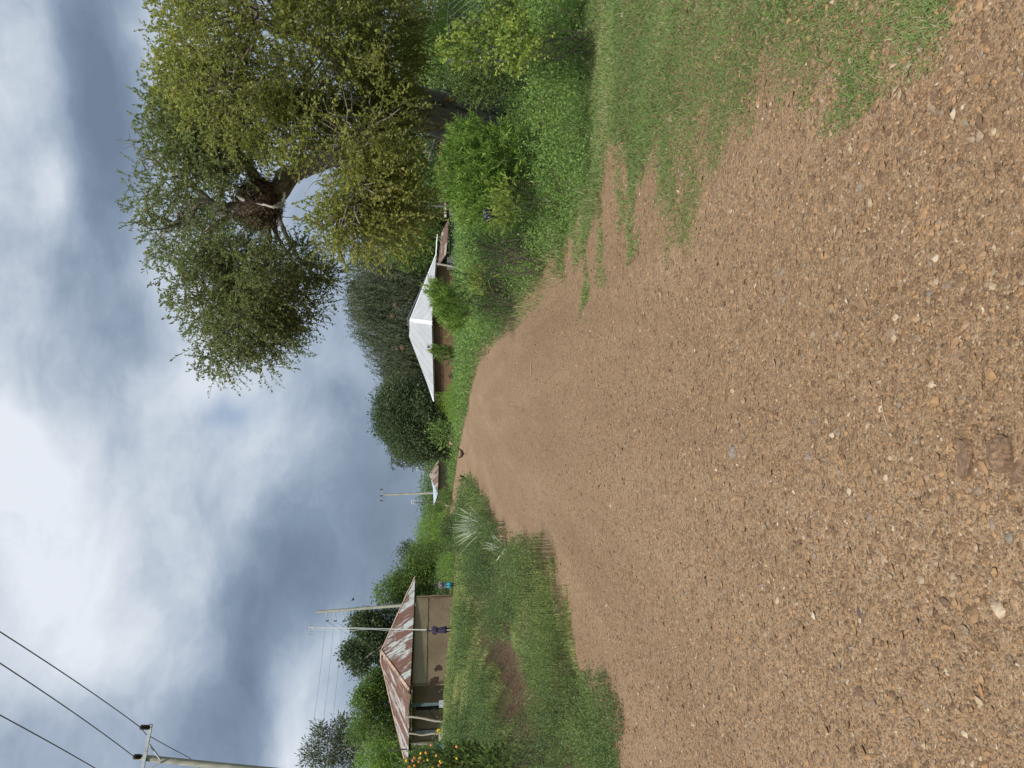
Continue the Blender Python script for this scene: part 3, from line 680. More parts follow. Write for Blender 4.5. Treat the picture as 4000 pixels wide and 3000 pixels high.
lmC, tmC = lobe_set(LOB_C, 'leaf_olive', 0.062, wood, 0.15, 13, 0.25, 2.0, anch)
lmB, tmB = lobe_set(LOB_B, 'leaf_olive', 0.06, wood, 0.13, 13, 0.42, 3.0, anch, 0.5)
# a few twigs that stick out of the outline
for (x, y, d, dx, dy, mb_, tb_) in [(690, 130, 10.5, -60, -10, lmA, tmA), (690, 300, 10.8, -50, 20, lmC, tmC), (640, 330, 11, -35, 10, lmC, tmC), (650, 480, 11.5, -70, 15, lmC, tmC), (700, 220, 10.6, -60, 0, lmC, tmC),
        (700, 180, 10.6, -50, 20, lmA, tmA), (520, 800, 12, -20, 10, lmB, tmB), (640, 1080, 12, -30, 30, lmB, tmB), (760, 1260, 12, -30, 30, lmB, tmB), (780, 1400, 12, -10, 40, lmB, tmB), (1320, 880, 9.8, 10, 110, lmA, tmA), (1260, 860, 9.8, -5, 60, lmA, tmA), (1370, 930, 9.8, 10, 60, lmA, tmA)]:
    s = P(x, y, d); e = P(x + dx, y + dy, d); n_ = 5; t_ = np.linspace(0, 1, n_)[:, None]
    S_ = s + (e - s) * t_; twig_leaves(mb_, tb_, S_, (e - s) + rng.normal(size=(n_, 3)) * 0.08, 0.2, 9, 0.055, 0.5, 0.1, 0.004)
    tube(tb_, [s, (s + e) / 2, e], [0.008, 0.006, 0.003], 4)
wood.build('trunk', M['bark'], nt_root, True)
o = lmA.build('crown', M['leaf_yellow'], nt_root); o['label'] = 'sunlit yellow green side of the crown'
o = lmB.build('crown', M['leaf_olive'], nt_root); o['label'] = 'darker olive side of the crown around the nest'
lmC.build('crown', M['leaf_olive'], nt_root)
tw = MB()
for q in (tmA, tmB, tmC):
    tw.v += []; base_n = tw.n
    for v_ in q.v: tw.v.append(v_)
    for k_, L_ in q.f.items():
        for f_, r_ in L_: tw.f.setdefault(k_, []).append((f_ + base_n, r_))
    tw.n += q.n
tw.build('twigs', M['twig'], nt_root)

# stick nest
nest = empty('stick_nest', nestc, 'big dark nest of sticks wedged in the left limbs of the large tree', 'nest')
mb = MB(); n = 2600
u = nrm(rng.normal(size=(n, 3))); c0 = nestc + u * np.cbrt(rng.uniform(0.25, 1, n))[:, None] * np.array([0.49, 0.40, 0.39]) * rng.uniform(0.8, 1.15, (n, 1))
c0[:, 2] += 0.0
dr = nrm(np.cross(u, rng.normal(size=(n, 3))) + u * 0.2 + rng.normal(size=(n, 3)) * 0.25); ln = rng.uniform(0.10, 0.34, (n, 1))
prisms(mb, c0 - dr * ln / 2, c0 + dr * ln / 2, rng.uniform(0.004, 0.009, n), 0.003, rng.random(n))
mb.build('sticks', M['stick'], nest)
mb = MB()
th = rng.uniform(0, 6.28, (24, 16)) * 0
phi, tt = np.meshgrid(np.linspace(0, math.pi, 12), np.linspace(0, 2 * math.pi, 20, endpoint=False), indexing='ij')
V = np.stack([np.sin(phi) * np.cos(tt), np.sin(phi) * np.sin(tt), np.cos(phi)], -1); V = nestc + V * np.array([0.38, 0.31, 0.30]) * (1 + 0.12 * field(V, 3)[..., None])
mb.add(V.reshape(-1, 3), [(i * 20 + j, i * 20 + (j + 1) % 20, (i + 1) * 20 + (j + 1) % 20, (i + 1) * 20 + j) for i in range(11) for j in range(20)])
mb.build('lining', M['stick'], nest, True)
def rag(pts, label, name='cloth_scrap'):
    mb = MB(); pts = [np.array(q) for q in pts]; c = np.mean(pts, 0)
    p = curve_pts(pts, 5); n = len(p); w = 0.05 * np.sin(np.linspace(0.25, math.pi - 0.1, n)) + 0.01
    w = w * (1 + 0.3 * rng.normal(size=n)); side = np.array([0.4, -0.2, 0.9]) ; side /= np.linalg.norm(side)
    V = np.concatenate([p + side * w[:, None], p - side * w[:, None], p + side * w[:, None] + [0, 0.006, 0], p - side * w[:, None] + [0, 0.006, 0]])
    F = [(i, i + 1, n + i + 1, n + i) for i in range(n - 1)] + [(2 * n + i, 3 * n + i, 3 * n + i + 1, 2 * n + i + 1) for i in range(n - 1)]
    F += [(i, 2 * n + i, 2 * n + i + 1, i + 1) for i in range(n - 1)] + [(n + i, n + i + 1, 3 * n + i + 1, 3 * n + i) for i in range(n - 1)]
    mb.add(V, F); return tag(mb.build(name, M['white_rag'], origin=c), label, 'cloth')

rag([P(1000, 795, 11.97), P(1040, 803, 11.93), P(1080, 808, 11.97), P(1105, 790, 12.1), P(1112, 750, 12.2)], 'long pale rag trailing along the front of the stick nest')
rag([P(934, 755, 12.0), P(938, 770, 11.95), P(944, 785, 11.97)], 'small white scrap caught on the top edge of the stick nest')
mb = MB(); tube(mb, curve_pts([P(1110, 848, 12.1), P(1150, 852, 12.0), P(1200, 868, 11.6), P(1252, 885, 10.6)], 8), 0.006, 4)
tag(mb.build('twine', M['wire'], origin=P(1110, 848, 12.1)), 'thin line hanging from the nest to a leafy twig', 'twine')

# broken stump and orange split wood beside the trunk
sp_ = P(1900, 400, 12.2); sp_[2] = gz(sp_[0], sp_[1])
st = empty('broken_stump', sp_, 'short broken grey stump with orange split wood right of the big trunk', 'stump')
mb = MB(); p = curve_pts([sp_ - [0, 0, .2], P(1850, 400, 12.2), P(1740, 398, 12.2), P(1688, 395, 12.2)], 5); tube(mb, p, np.linspace(0.2, 0.13, len(p)), 10, bump=0.14)
mb.build('bark', M['bark_grey'], st, True)
M['split_wood'] = bark_mat('split_wood', (0.28, 0.12, 0.045), (0.50, 0.26, 0.11), 7)
mb = MB(); tube(mb, [P(1735, 388, 12.03), P(1755, 390, 12.0), P(1780, 392, 12.02)], [0.02, 0.055, 0.02], 6, bump=.1); mb.build('split_face', M['split_wood'], st)

# ------------------------------------------------------------------ undergrowth, grass, pebbles (uncountable)
def frustum_pts(n, y0, y1, margin=1.3, side=0):
    Y = np.exp(rng.uniform(math.log(y0), math.log(y1), n)); X = rng.uniform(-1 if side <= 0 else -.3, 1 if side >= 0 else -.1, n) * (Y * 0.56 + margin); return X, Y
# dense leafy growth along the right side of the road
def uh(X, Y):
    s = X - rR(Y) - 0.25 - 0.25 * field(np.stack([X, Y], -1), 0.9)
    h = np.interp(Y, [7, 8.3, 10, 14, 20, 30, 45, 56, 70, 120], [0.12, 0.62, 0.90, 0.85, 0.68, 0.42, 0.15, 0.18, 0.35, 0.5])
    prof = np.clip(s / 1.5, 0, 1) ** 0.7
    lump = 0.80 + 0.38 * field(np.stack([X, Y], -1), 1.3) + 0.12 * field(np.stack([X, Y], -1) + 5, 3.0)
    dip = 1 - 0.72 * np.exp(-(((X - 4.0) ** 2 + (Y - 10.5) ** 2) / 2.0 ** 2))
    return h * prof * dip * np.clip(lump, 0.3, 1.3) * (s > 0)
def undergrowth(name, label, mat, n, y0, y1, hf, leaf, wr, per, keepf=None, rnd_bias=0.0, xr=None, spread=0.10):
    X, Y = frustum_pts(n, y0, y1, 1.3, xr or 0)
    H = hf(X, Y); k = H > 0.04
    if keepf is not None: k &= keepf(X, Y)
    X, Y, H = X[k], Y[k], H[k]; n = len(X)
    g0 = hgt(X, Y); top = rng.random(n) ** 0.55
    S = np.stack([X, Y, g0 + H * top], 1)
    sc_ = np.clip(Y / 12, 0.75, 3.4)
    lm = MB(); D = rng.normal(size=(n, 3)) * 0.6 + [0, -0.1, 0.75]
    L_ = np.clip(sc_ * spread * 2, 0.05, 0.24)
    r0 = np.clip(0.5 + rnd_bias + 0.3 * field(S, 0.9) + rng.normal(size=n) * 0.18, 0, 1)
    t = (np.arange(per) + 0.5) / per
    pos = S[:, None] + D[:, None] * (L_[:, None] * t)[..., None] + rng.normal(size=(n, per, 3)) * np.clip(sc_ * spread * 0.45, 0, .11)[:, None, None]
    dl = D[:, None] * 0.4 + rng.normal(size=(n, per, 3))
    rn = np.clip(0.65 * r0[:, None] + 0.35 * rng.random((n, per)), 0, 1)
    sz = leaf * sc_[:, None] * rng.uniform(0.6, 1.3, (n, per))
    leaf_quads(lm, pos.reshape(-1, 3), dl.reshape(-1, 3), sz.reshape(-1), wr, rn.reshape(-1))
    # stems
    prisms(lm, np.stack([X, Y, g0], 1)[::3], S[::3], 0.003 * sc_[::3], 0.0015 * sc_[::3], 0.1)
    return tag(lm.build(name, M[mat]), label, 'undergrowth', kind='stuff')
undergrowth('undergrowth', 'dense green weeds and vines along the right side of the road', 'weed', 72000, 7.3, 100, uh, 0.043, 0.6, 6, xr=1)
undergrowth('undergrowth', 'yellow green weeds mixed through the right roadside growth', 'leaf_lime', 26000, 7.3, 60, uh, 0.034, 0.5, 6, lambda X, Y: field(np.stack([X, Y], -1) + 30, 1.0) > 0.15)
LCL = []
for x_, y_, r_, h_ in ((2150, 2150, .45, .34), (2120, 2260, .5, .40), (2070, 2200, .45, .30), (2020, 2330, .5, .34), (2200, 2430, .38, .34), (2230, 2540, .36, .36), (2160, 2480, .4, .30), (2290, 2700, .36, .36), (2330, 2820, .4, .42),
        (2260, 2800, .4, .40), (2200, 2900, .45, .40), (2380, 2960, .35, .32), (1985, 2430, .5, .36), (2020, 2560, .45, .34), (2060, 2640, .4, .32), (2120, 2740, .42, .36), (1960, 2800, .6, .34), (1900, 2640, .6, .32), (1930, 2150, .8, .42),
        (1900, 2250, .7, .5), (1880, 2180, .8, .7), (1870, 1960, .8, .55), (1890, 1900, .6, .42), (1860, 1870, .6, .4), (1930, 2010, .6, .42), (1975, 2090, .4, .35), (1860, 2380, .8, .36), (1840, 2520, .8, .3), (1850, 2880, .8, .5), (2080, 2900, .5, .34), (2050, 2960, .5, .45), (1980, 2990, .5, .6)):
    q_ = ground_hit(x_, y_); LCL.append((q_[0], q_[1], r_ * 1.05, h_ * 1.7))
def lh(X, Y):
    s = rL(Y) - X - 0.1 + 0.2 * field(np.stack([X, Y], -1), 0.9)
    f = field(np.stack([X, Y], -1) + 11, 0.8) + 0.4 * field(np.stack([X, Y], -1) + 2, 2.2)
    h = np.interp(Y, [6, 9, 14, 20, 27, 40, 60, 120], [0.25, 0.42, 0.55, 0.65, 0.8, 0.7, 1.0, 1.2])
    edge = np.exp(-((s - 1.1) / 1.3) ** 2)                     # tallest beside the road, short beyond the ditch
    body = np.where(Y > 30, np.exp(-((s - 1.5) / 1.6) ** 2), edge)
    hh = 0.55 * h * np.clip(2.2 * f - .45, 0, 1.3) * body
    hh = np.where((s > 2.2) & (Y < 34), np.maximum(hh, 0.35 * np.clip(f - 0.4, 0, 1)), hh)
    hh = np.where((s > 3) & (Y >= 55), 1.0 + 0.5 * f, hh)
    cl = 0
    for cx_, cy_, cr_, ch_ in LCL:
        q_ = ((X - cx_) ** 2 + ((Y - cy_) / 1.5) ** 2) / cr_ ** 2
        cl = np.maximum(cl, ch_ * np.clip(1.25 - q_, 0, 1) ** .6 * (0.8 + 0.5 * field(np.stack([X, Y], -1), 2.6)))
    hh = np.maximum(hh, cl)
    return hh * (s > -0.55) * (ditch_amt(X, Y) < 0.32)
undergrowth('undergrowth', 'clumps of green weeds along the left edge of the road and the ditch', 'bank_weed', 95000, 6.0, 110, lh, 0.032, 0.5, 6, spread=0.07, xr=-1)
undergrowth('undergrowth', 'pale yellow green grass clumps beside the left ditch', 'leaf_lime', 18000, 7.0, 34, lambda X, Y: lh(X, Y) * 0.9, 0.045, 0.16, 6, lambda X, Y: field(np.stack([X, Y], -1) + 50, 1.2) > 0.1, spread=0.07)

def grass_field(name, label, n, y0, y1, keep, hlo, hhi, mat='grass', wfac=1.0):
    X, Y = frustum_pts(n, y0, y1, 1.3, -1 if keep is keep_left or keep is keep_clump else 1 if keep is keep_right else 0); k = keep(X, Y); X, Y = X[k], Y[k]; n = len(X)
    sc_ = np.clip(Y / 7, 0.55, 6.0)
    B = np.stack([X, Y, hgt(X, Y) - 0.004], 1); h = rng.uniform(hlo, hhi, n) * np.clip(sc_, 0.6, 2.2)
    lean = rng.normal(size=(n, 2)) * 0.65; T = B + np.stack([lean[:, 0] * h, lean[:, 1] * h, h], 1)
    Mi = B + (T - B) * 0.55 + np.stack([-lean[:, 0] * h * 0.12, -lean[:, 1] * h * 0.12, h * 0.12], 1)
    a = rng.uniform(0, 6.28, n); w = (0.0028 * sc_ * wfac)[:, None] * np.stack([np.cos(a), np.sin(a), a * 0], 1)
    V = np.stack([B - w, B + w, Mi + w * .8, Mi - w * .8, T], 1).reshape(-1, 3); i = np.arange(n) * 5
    mb = MB(); r = np.clip(0.5 + 0.28 * field(B, 1.1) + rng.normal(size=n) * 0.2, 0, 1)
    mb.add(V, np.stack([i, i + 1, i + 2, i + 3], 1), r)
    mb.add(np.zeros((0, 3)), np.stack([i + 3, i + 2, i + 4], 1) - mb.n, r)
    return tag(mb.build(name, M[mat]), label, 'grass', kind='stuff')
def tuft(X, Y, s=1.4, o=0): return field(np.stack([X, Y], -1) + o, s) + 0.6 * field(np.stack([X, Y], -1) + o + 7, s * 2.6)
def keep_right(X, Y):
    s = X - rR(Y) + 0.25 * tuft(X, Y, 1.0, 3)
    return (s > np.where(Y < 3.6, -0.12, -0.7)) & (tuft(X, Y, 1.9) + 0.35 * tuft(X, Y, 7.0, 5) + 1.3 * (rng.random(len(X)) - .5) > 0.85 - 2.1 * np.clip((s + .35) / 1.15, 0, 1.0)) & (Y < 9.5) 
keep_left = keep_clump = None
grass_field('grass', 'patchy short green grass on the right verge of the road', 620000, 2.0, 9.5, keep_right, 0.015, 0.055, 'verge_grass', 1.5)
def keep_left(X, Y):
    s = rL(Y) - X + 0.25 * tuft(X, Y, 1.0, 3)
    return (s > -0.4) & ((s > 0.1) | (tuft(X, Y, 2.4, 9) > 0.45)) & (tuft(X, Y, 0.9, 21) > 0.30 - 1.15 * np.clip((s - 3.5) / 2, 0, 1) - 0.5 * (Y > 32) + 0.5 * rng.random(len(X)) - .25) & (ditch_amt(X, Y) < 0.3 + 0.2 * rng.random(len(X)))
grass_field('grass', 'short green grass covering the slope below the rusty roofed house', 420000, 5.0, 70, keep_left, 0.02, 0.065, 'slope_grass')
def keep_far(X, Y): return (X > rR(Y) - 0.1)
grass_field('grass', 'low green verge grass at the right side of the far road', 60000, 9, 110, keep_far, 0.05, 0.14)
def keep_road(X, Y):
    return (X < rR(Y)) & (X > rL(Y)) & (tuft(X, Y, 3.2, 77) > 1.42) & (Y > 3.4) & (X > -1.2) & (Y > 3)
grass_field('grass', 'few small grass tufts growing in the gravel', 60000, 3.5, 12, keep_road, 0.01, 0.035)

def keep_clump(X, Y):
    s = rL(Y) - X
    return (s > -0.1) & (s < 9) & (tuft(X, Y, 1.5, 90) > 1.15) & (ditch_amt(X, Y) < 0.35)
grass_field('grass', 'tall rough grass tufts on the left bank and round the ditch', 110000, 6.0, 34, keep_clump, 0.10, 0.26, 'tall_grass', 1.2)
def keep_clump2(X, Y): return (X - rR(Y) > -0.1) & (tuft(X, Y, 1.5, 190) > 0.6) & (Y > 5.5)
grass_field('grass', 'longer grass tufts along the foot of the right roadside growth', 60000, 5.5, 30, keep_clump2, 0.06, 0.18, 'tall_grass', 1.2)
# broad-leaf ground weeds on the near right verge
def verge_h(X, Y): return 0.10 * np.clip(tuft(X, Y, 2.2, 40), 0, 1) * (X > rR(Y) + 0.15) * (Y < 8)
undergrowth('ground_weeds', 'low broad leaved weeds on the right verge', 'leaf_mid', 26000, 2.2, 8, lambda X, Y: verge_h(X, Y) + 0.001, 0.022, 0.7, 5, spread=0.05)

def pebbles(name, label, n, y0, y1, smin, smax, keep=None):
    X, Y = frustum_pts(n, y0, y1, 0.6)
    k = (X < rR(Y) + 0.8) & (X > rL(Y) - 0.2)
    if keep is not None: k &= keep(X, Y)
    X, Y = X[k], Y[k]; n = len(X)
    s = smin * (smax / smin) ** (rng.random(n) ** 2.2)
    base = np.array([(1, 0, 0), (0, 1, 0), (-1, 0, 0), (0, -1, 0), (.1, .1, .8), (-.1, 0, -.8), (.72, .72, .1), (-.72, .68, -.1), (-.7, -.72, .15), (.7, -.7, -.1)])
    faces = [(4, 0, 6), (4, 6, 1), (4, 1, 7), (4, 7, 2), (4, 2, 8), (4, 8, 3), (4, 3, 9), (4, 9, 0), (5, 6, 0), (5, 1, 6), (5, 7, 1), (5, 2, 7), (5, 8, 2), (5, 3, 8), (5, 9, 3), (5, 0, 9)]
    V = base[None] * (1 + rng.normal(size=(n, 10, 3)) * 0.20)
    V = V * (s[:, None] * rng.uniform(0.5, 1.1, (n, 3)) * [1, 1, .75])[:, None, :]
    a = rng.uniform(0, 6.28, n); ca, sa = np.cos(a)[:, None], np.sin(a)[:, None]
    tl = rng.normal(size=(n, 1)) * 0.3
    x, y, z = V[..., 0] * ca - V[..., 1] * sa, V[..., 0] * sa + V[..., 1] * ca, V[..., 2] + V[..., 0] * tl
    C = np.stack([X, Y, hgt(X, Y) + 0.006 + s * 0.18], 1)
    V = np.stack([x, y, z], -1) + C[:, None]
    F = (np.array(faces)[None] + (np.arange(n) * 10)[:, None, None]).reshape(-1, 3)
    mb = MB(); r = np.repeat(rng.random(n), 16); mb.add(V.reshape(-1, 3), F, r)
    return tag(mb.build(name, M['stone']), label, 'gravel', kind='stuff')
pebbles('gravel', 'loose brown and tan gravel covering the near road', 95000, 1.7, 8.0, 0.0027, 0.0095)
pebbles('gravel', 'coarser loose chips scattered along the road', 42000, 1.9, 48, 0.005, 0.020)

# single larger stones
def stone(x, y, w, l, h, label, rnd=0.5, rz=0.0, mat='stone', jag=0.22):
    q = ground_hit(x, y); mb = MB()
    ph, tt = np.meshgrid(np.linspace(0, math.pi, 8), np.linspace(0, 2 * math.pi, 13, endpoint=False), indexing='ij')
    V = np.stack([np.sin(ph) * np.cos(tt), np.sin(ph) * np.sin(tt), np.cos(ph)], -1)
    V = np.sign(V) * np.abs(V) ** 0.75
    sd = rng.normal(size=3) * 5; V = V * (1 + jag * field(V + sd, 2.6)[..., None] + 0.5 * jag * field(V - sd, 5)[..., None])
    V = V * np.array([w / 2, l / 2, h]); ca, sa = math.cos(rz), math.sin(rz)
    V = np.stack([V[..., 0] * ca - V[..., 1] * sa, V[..., 0] * sa + V[..., 1] * ca, V[..., 2]], -1) + q + [0, 0, h * 0.15]
    mb.add(V.reshape(-1, 3), [(i * 13 + j, i * 13 + (j + 1) % 13, (i + 1) * 13 + (j + 1) % 13, (i + 1) * 13 + j) for i in range(7) for j in range(13)], rnd)
    o = mb.build('stone', M[mat], origin=q); return tag(o, label, 'stone', 'larger stones lying on the gravel road')
M['stone_grey'] = flat_mat('stone_grey', (0.20, 0.16, 0.125), 0.7, 0.3, 40, 0, 0.002)
M['stone_pale'] = flat_mat('stone_pale', (0.42, 0.33, 0.22), 0.7, 0.3, 40, 0, 0.002); M['stone_cream'] = flat_mat('stone_cream', (0.56, 0.48, 0.35), 0.7, 0.2, 40, 0, 0.002)
M['stone_brown'] = bark_mat('stone_brown', (0.19, 0.115, 0.068), (0.47, 0.30, 0.18), 22)
M['stone_dark'] = flat_mat('stone_dark', (0.075, 0.055, 0.045), 0.8, 0.3, 40, 0, 0.002)
stone(3790, 1790, 0.145, 0.060, 0.034, 'long flat brown stone half buried in the near road, lying left of a squarer one', 0.5, 0.05, 'stone_brown')
stone(3930, 1770, 0.10, 0.07, 0.038, 'squarish brown stone nearest the camera on the road', 0.5, 0.3, 'stone_brown')
stone(3990, 1850, 0.06, 0.05, 0.02, 'brown stone cut by the edge of the picture beside the squarish stone', 0.5, 0.3, 'stone_brown')
stone(3350, 1690, 0.10, 0.035, 0.012, 'narrow flat tan stone in the middle of the near road', 0.5, 0.1, 'stone_brown')
stone(2875, 1765, 0.065, 0.05, 0.028, 'round grey brown stone standing up alone in the middle of the road', 0.5, 0.2, 'stone_grey')
stone(3765, 95, 0.085, 0.032, 0.010, 'pale cream flat stone at the right verge', 0.5, 0.4, 'stone_cream')
stone(3660, 370, 0.055, 0.035, 0.016, 'orange tan stone next to a small grey one near the right verge', 0.5, 0.2, 'stone_brown')
stone(3705, 400, 0.022, 0.022, 0.010, 'small blue grey stone beside the orange tan one', 0.5, 0.1, 'stone_grey')
stone(2980, 2042, 0.06, 0.02, 0.008, 'thin dark stone lying flat left of the road centre', 0.5, 0.0, 'stone_dark')
stone(3365, 2395, 0.10, 0.03, 0.012, 'long dark brown clod on the left half of the near road', 0.5, 0.0, 'stone_dark')
stone(3540, 2530, 0.09, 0.04, 0.012, 'flat tan stone on the left half of the near road', 0.5, 0.1, 'stone_brown')
stone(2545, 2545, 0.14, 0.03, 0.010, 'long thin dark clod near the left edge of the road', 0.5, 0.1, 'stone_dark')
stone(3170, 1780, 0.04, 0.03, 0.014, 'small grey stone right behind the narrow tan one', 0.5, 0.5, 'stone_grey')
stone(3510, 1240, 0.028, 0.035, 0.016, 'pale pointed stone right of the road centre', 0.5, 0.5, 'stone_pale')
stone(3420, 430, 0.03, 0.03, 0.012, 'dark red brown stone right of the road in front of the grass', 0.5, 0.5, 'stone_dark')
stone(2520, 660, 0.05, 0.035, 0.022, 'black clod on the gravel beside the right grass', 0.5, 0.3, 'stone_dark')
stone(2575, 650, 0.03, 0.03, 0.014, 'smaller black clod just in front of the larger one by the right grass', 0.5, 0.3, 'stone_dark')
stone(2915, 910, 0.05, 0.03, 0.014, 'brown stone with a dark side right of the road centre', 0.5, 0.3, 'stone_brown')
stone(3915, 2380, 0.05, 0.04, 0.018, 'tan stone at the near left of the road', 0.5, 0.7, 'stone_pale')
stone(3955, 2100, 0.035, 0.03, 0.015, 'grey chip at the near edge left of the brown stones', 0.5, 0.7, 'stone_grey')

# ------------------------------------------------------------------ houses
def uv_plane(mb_list, pts, eave_a, eave_b):
    """polygon on a roof plane with its own UVs in metres: u along the eave, v up the slope"""
    pts = [np.array(q, float) for q in pts]; u = nrm(np.array(eave_b) - np.array(eave_a))
    n = nrm(np.cross(u, pts[2] - pts[0])); v = np.cross(n, u); v = v if v[2] > 0 else -v
    mb_list.append((pts, [(float((q - eave_a) @ u), float((q - eave_a) @ v)) for q in pts], v, u))
def build_sheets(name, planes, mat, parent, th=0.03, corr=0.012, ragged=True, label=None):
    """real corrugated sheets: every plane is cut in strips that follow the waves"""
    V = []; F = []; UV = []
    for pts, uvs, v, u in planes:
        nn = nrm(np.cross(u, v)); nn = nn if nn[2] > 0 or abs(nn[2]) < 0.05 else -nn
        us_ = [q[0] for q in uvs]; u0, u1 = min(us_), max(us_); step = 0.038 * 2
        n = max(2, int((u1 - u0) / step)); cols = np.linspace(u0, u1, n + 1)
        org = pts[0] - u * uvs[0][0] - v * uvs[0][1]; m_ = len(uvs)
        prev = None
        for ci, c in enumerate(cols):
            c_ = min(max(c, u0 + 1e-4), u1 - 1e-4); ys_ = []
            for i in range(m_):
                (a0, b0), (a1, b1) = uvs[i], uvs[(i + 1) % m_]
                if (a0 - c_) * (a1 - c_) < 0 or a0 == c_: ys_.append(b0 + (b1 - b0) * (c_ - a0) / (a1 - a0))
            if len(ys_) < 2: prev = None; continue
            lo, hi = min(ys_), max(ys_)
            if ragged: lo -= 0.03 * math.sin(math.floor(c / 0.8) * 12.9)
            off = corr * (1 if ci % 2 else -1)
            base = len(V)
            for (vv) in (lo, hi):
                q = org + u * c_ + v * vv + nn * off; V.append(q); UV.append((c_, vv)); V.append(q - nn * th * 0.3); UV.append((c_, vv))
            cur = base
            if prev is not None:
                F.append((prev, cur, cur + 2, prev + 2)); F.append((prev + 1, prev + 3, cur + 3, cur + 1))
                F.append((prev, prev + 1, cur + 1, cur)); F.append((prev + 2, cur + 2, cur + 3, prev + 3))
            prev = cur
    mb = MB(); mb.add(V, F); o = mb.build(name, mat, parent)
    ul = o.data.uv_layers.new(name='UVMap'); li = np.zeros(len(o.data.loops), int); o.data.loops.foreach_get('vertex_index', li)
    ul.data.foreach_set('uv', np.array(UV)[li].astype(np.float32).reshape(-1))
    if label: o['label'] = label
    return o
def strip_cap(mb, a, b, w=0.16, th=0.03, lift=0.03):
    a = np.array(a); b = np.array(b); a = a + [0, 0, lift]; b = b + [0, 0, lift]
    d = nrm(b - a); s = nrm(np.cross(d, [0, 0, 1])); n = 10; V = []
    for t in np.linspace(0, 1, n):
        q = a + (b - a) * t + rng.normal(size=3) * 0.008
        V += [q + s * w - [0, 0, w * .45], q + [0, 0, .02], q - s * w - [0, 0, w * .45], q - [0, 0, th]]
    F = [(4 * i + k, 4 * i + (k + 1) % 4, 4 * i + 4 + (k + 1) % 4, 4 * i + 4 + k) for i in range(n - 1) for k in range(4)] + [(0, 3, 2, 1), (4 * n - 4, 4 * n - 3, 4 * n - 2, 4 * n - 1)]
    mb.add(V, F)
def wall_mesh(mb, a, b, top, bot_off=0.3, th=0.2, inward=None, nx=None, rough=0.02, edge_l=True):
    """mud wall from plan point a to b with an uneven face, standing on the ground"""
    a = np.array(a[:2], float); b = np.array(b[:2], float); L = np.linalg.norm(b - a); d = (b - a) / L
    nrmv = np.array([d[1], -d[0]]);
    if inward is not None and np.dot(np.array(inward[:2]) - a, nrmv) > 0: nrmv = -nrmv
    nx = nx or max(3, int(L / 0.25)); nz = 10; V = []
    for side in (0, 1):
        for i in range(nx + 1):
            for j in range(nz + 1):
                q = a + d * L * i / nx; zb = gz(q[0], q[1]) - bot_off; tp = top[0] + (top[1] - top[0]) * i / nx
                z = zb + (tp - zb) * j / nz; w = rough * float(field(np.array([q[0], q[1], z]), 1.7))
                if side == 0: p_ = q + nrmv * (w + 0.03 * max(0, 1 - (z - zb - bot_off) / 0.35))
                else: p_ = q - nrmv * th
                e = 0.03 * float(field(np.array([z * 3., i * 1.0, 0]), 1.0)) if i in (0, nx) else 0
                V.append((p_[0] + d[0] * e, p_[1] + d[1] * e, z))
    n1 = (nx + 1) * (nz + 1); F = []
    idx = lambda s, i, j: s * n1 + i * (nz + 1) + j
    for i in range(nx):
        for j in range(nz):
            F.append((idx(0, i, j), idx(0, i + 1, j), idx(0, i + 1, j + 1), idx(0, i, j + 1))); F.append((idx(1, i, j), idx(1, i, j + 1), idx(1, i + 1, j + 1), idx(1, i + 1, j)))
        F.append((idx(0, i, nz), idx(0, i + 1, nz), idx(1, i + 1, nz), idx(1, i, nz)))
    for i in (0, nx):
        for j in range(nz): F.append((idx(0, i, j), idx(0, i, j + 1), idx(1, i, j + 1), idx(1, i, j)))
    mb.add(V, F); return nrmv

# --- the rusty roofed mud house
hA = P(1621, 2252, 46); hB = P(1601, 2704, 40.5); hC = P(1592, 3020, 44.0); hD = hA + hC - hB
hR1 = P(1487, 2545, 44.6); hR2 = P(1488, 2583, 45.4)
hc = (hA + hC) / 2
hbase = np.array([hc[0], hc[1], gz(hc[0], hc[1])])
hs = empty('mud_house', hbase, 'tan mud walled house under a patchy rusty hipped metal roof', 'house')
pl = []; uv_plane(pl, [hA, hR1, hR2 * .3 + hR1 * .7, hB], hB, hA)
# front plane: flat through the eave and the apex
pl = []
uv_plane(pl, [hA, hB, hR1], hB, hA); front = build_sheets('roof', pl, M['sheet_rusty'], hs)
fr = front
def sub(o, par): o.parent = par; o.location = (0, 0, 0); o.matrix_parent_inverse = Matrix.Identity(4)
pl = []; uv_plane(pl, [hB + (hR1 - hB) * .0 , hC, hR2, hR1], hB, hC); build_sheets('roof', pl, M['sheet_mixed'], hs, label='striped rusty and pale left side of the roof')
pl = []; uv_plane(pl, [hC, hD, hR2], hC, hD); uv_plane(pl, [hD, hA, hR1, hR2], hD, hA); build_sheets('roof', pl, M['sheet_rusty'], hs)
mb = MB(); strip_cap(mb, hR1, hB + (hR1 - hB) * 0.04, 0.15); strip_cap(mb, hR1, hA, 0.11); strip_cap(mb, hR1, hR2, 0.15); strip_cap(mb, hR2, hC, 0.10)
mb.build('ridge_cap', M['sheet_cap'] if 'sheet_cap' in M else flat_mat('rusty_cap', (0.36, 0.25, 0.18), 0.6, 0.45, 3), hs)
inn = lambda q, k=0.12: q + (hc - q) * k
wA = P(1700, 2325, 45.2); wB = P(1700, 2672, 41.3); wC = P(1700, 2990, 44.6); wD = wA + wC - wB
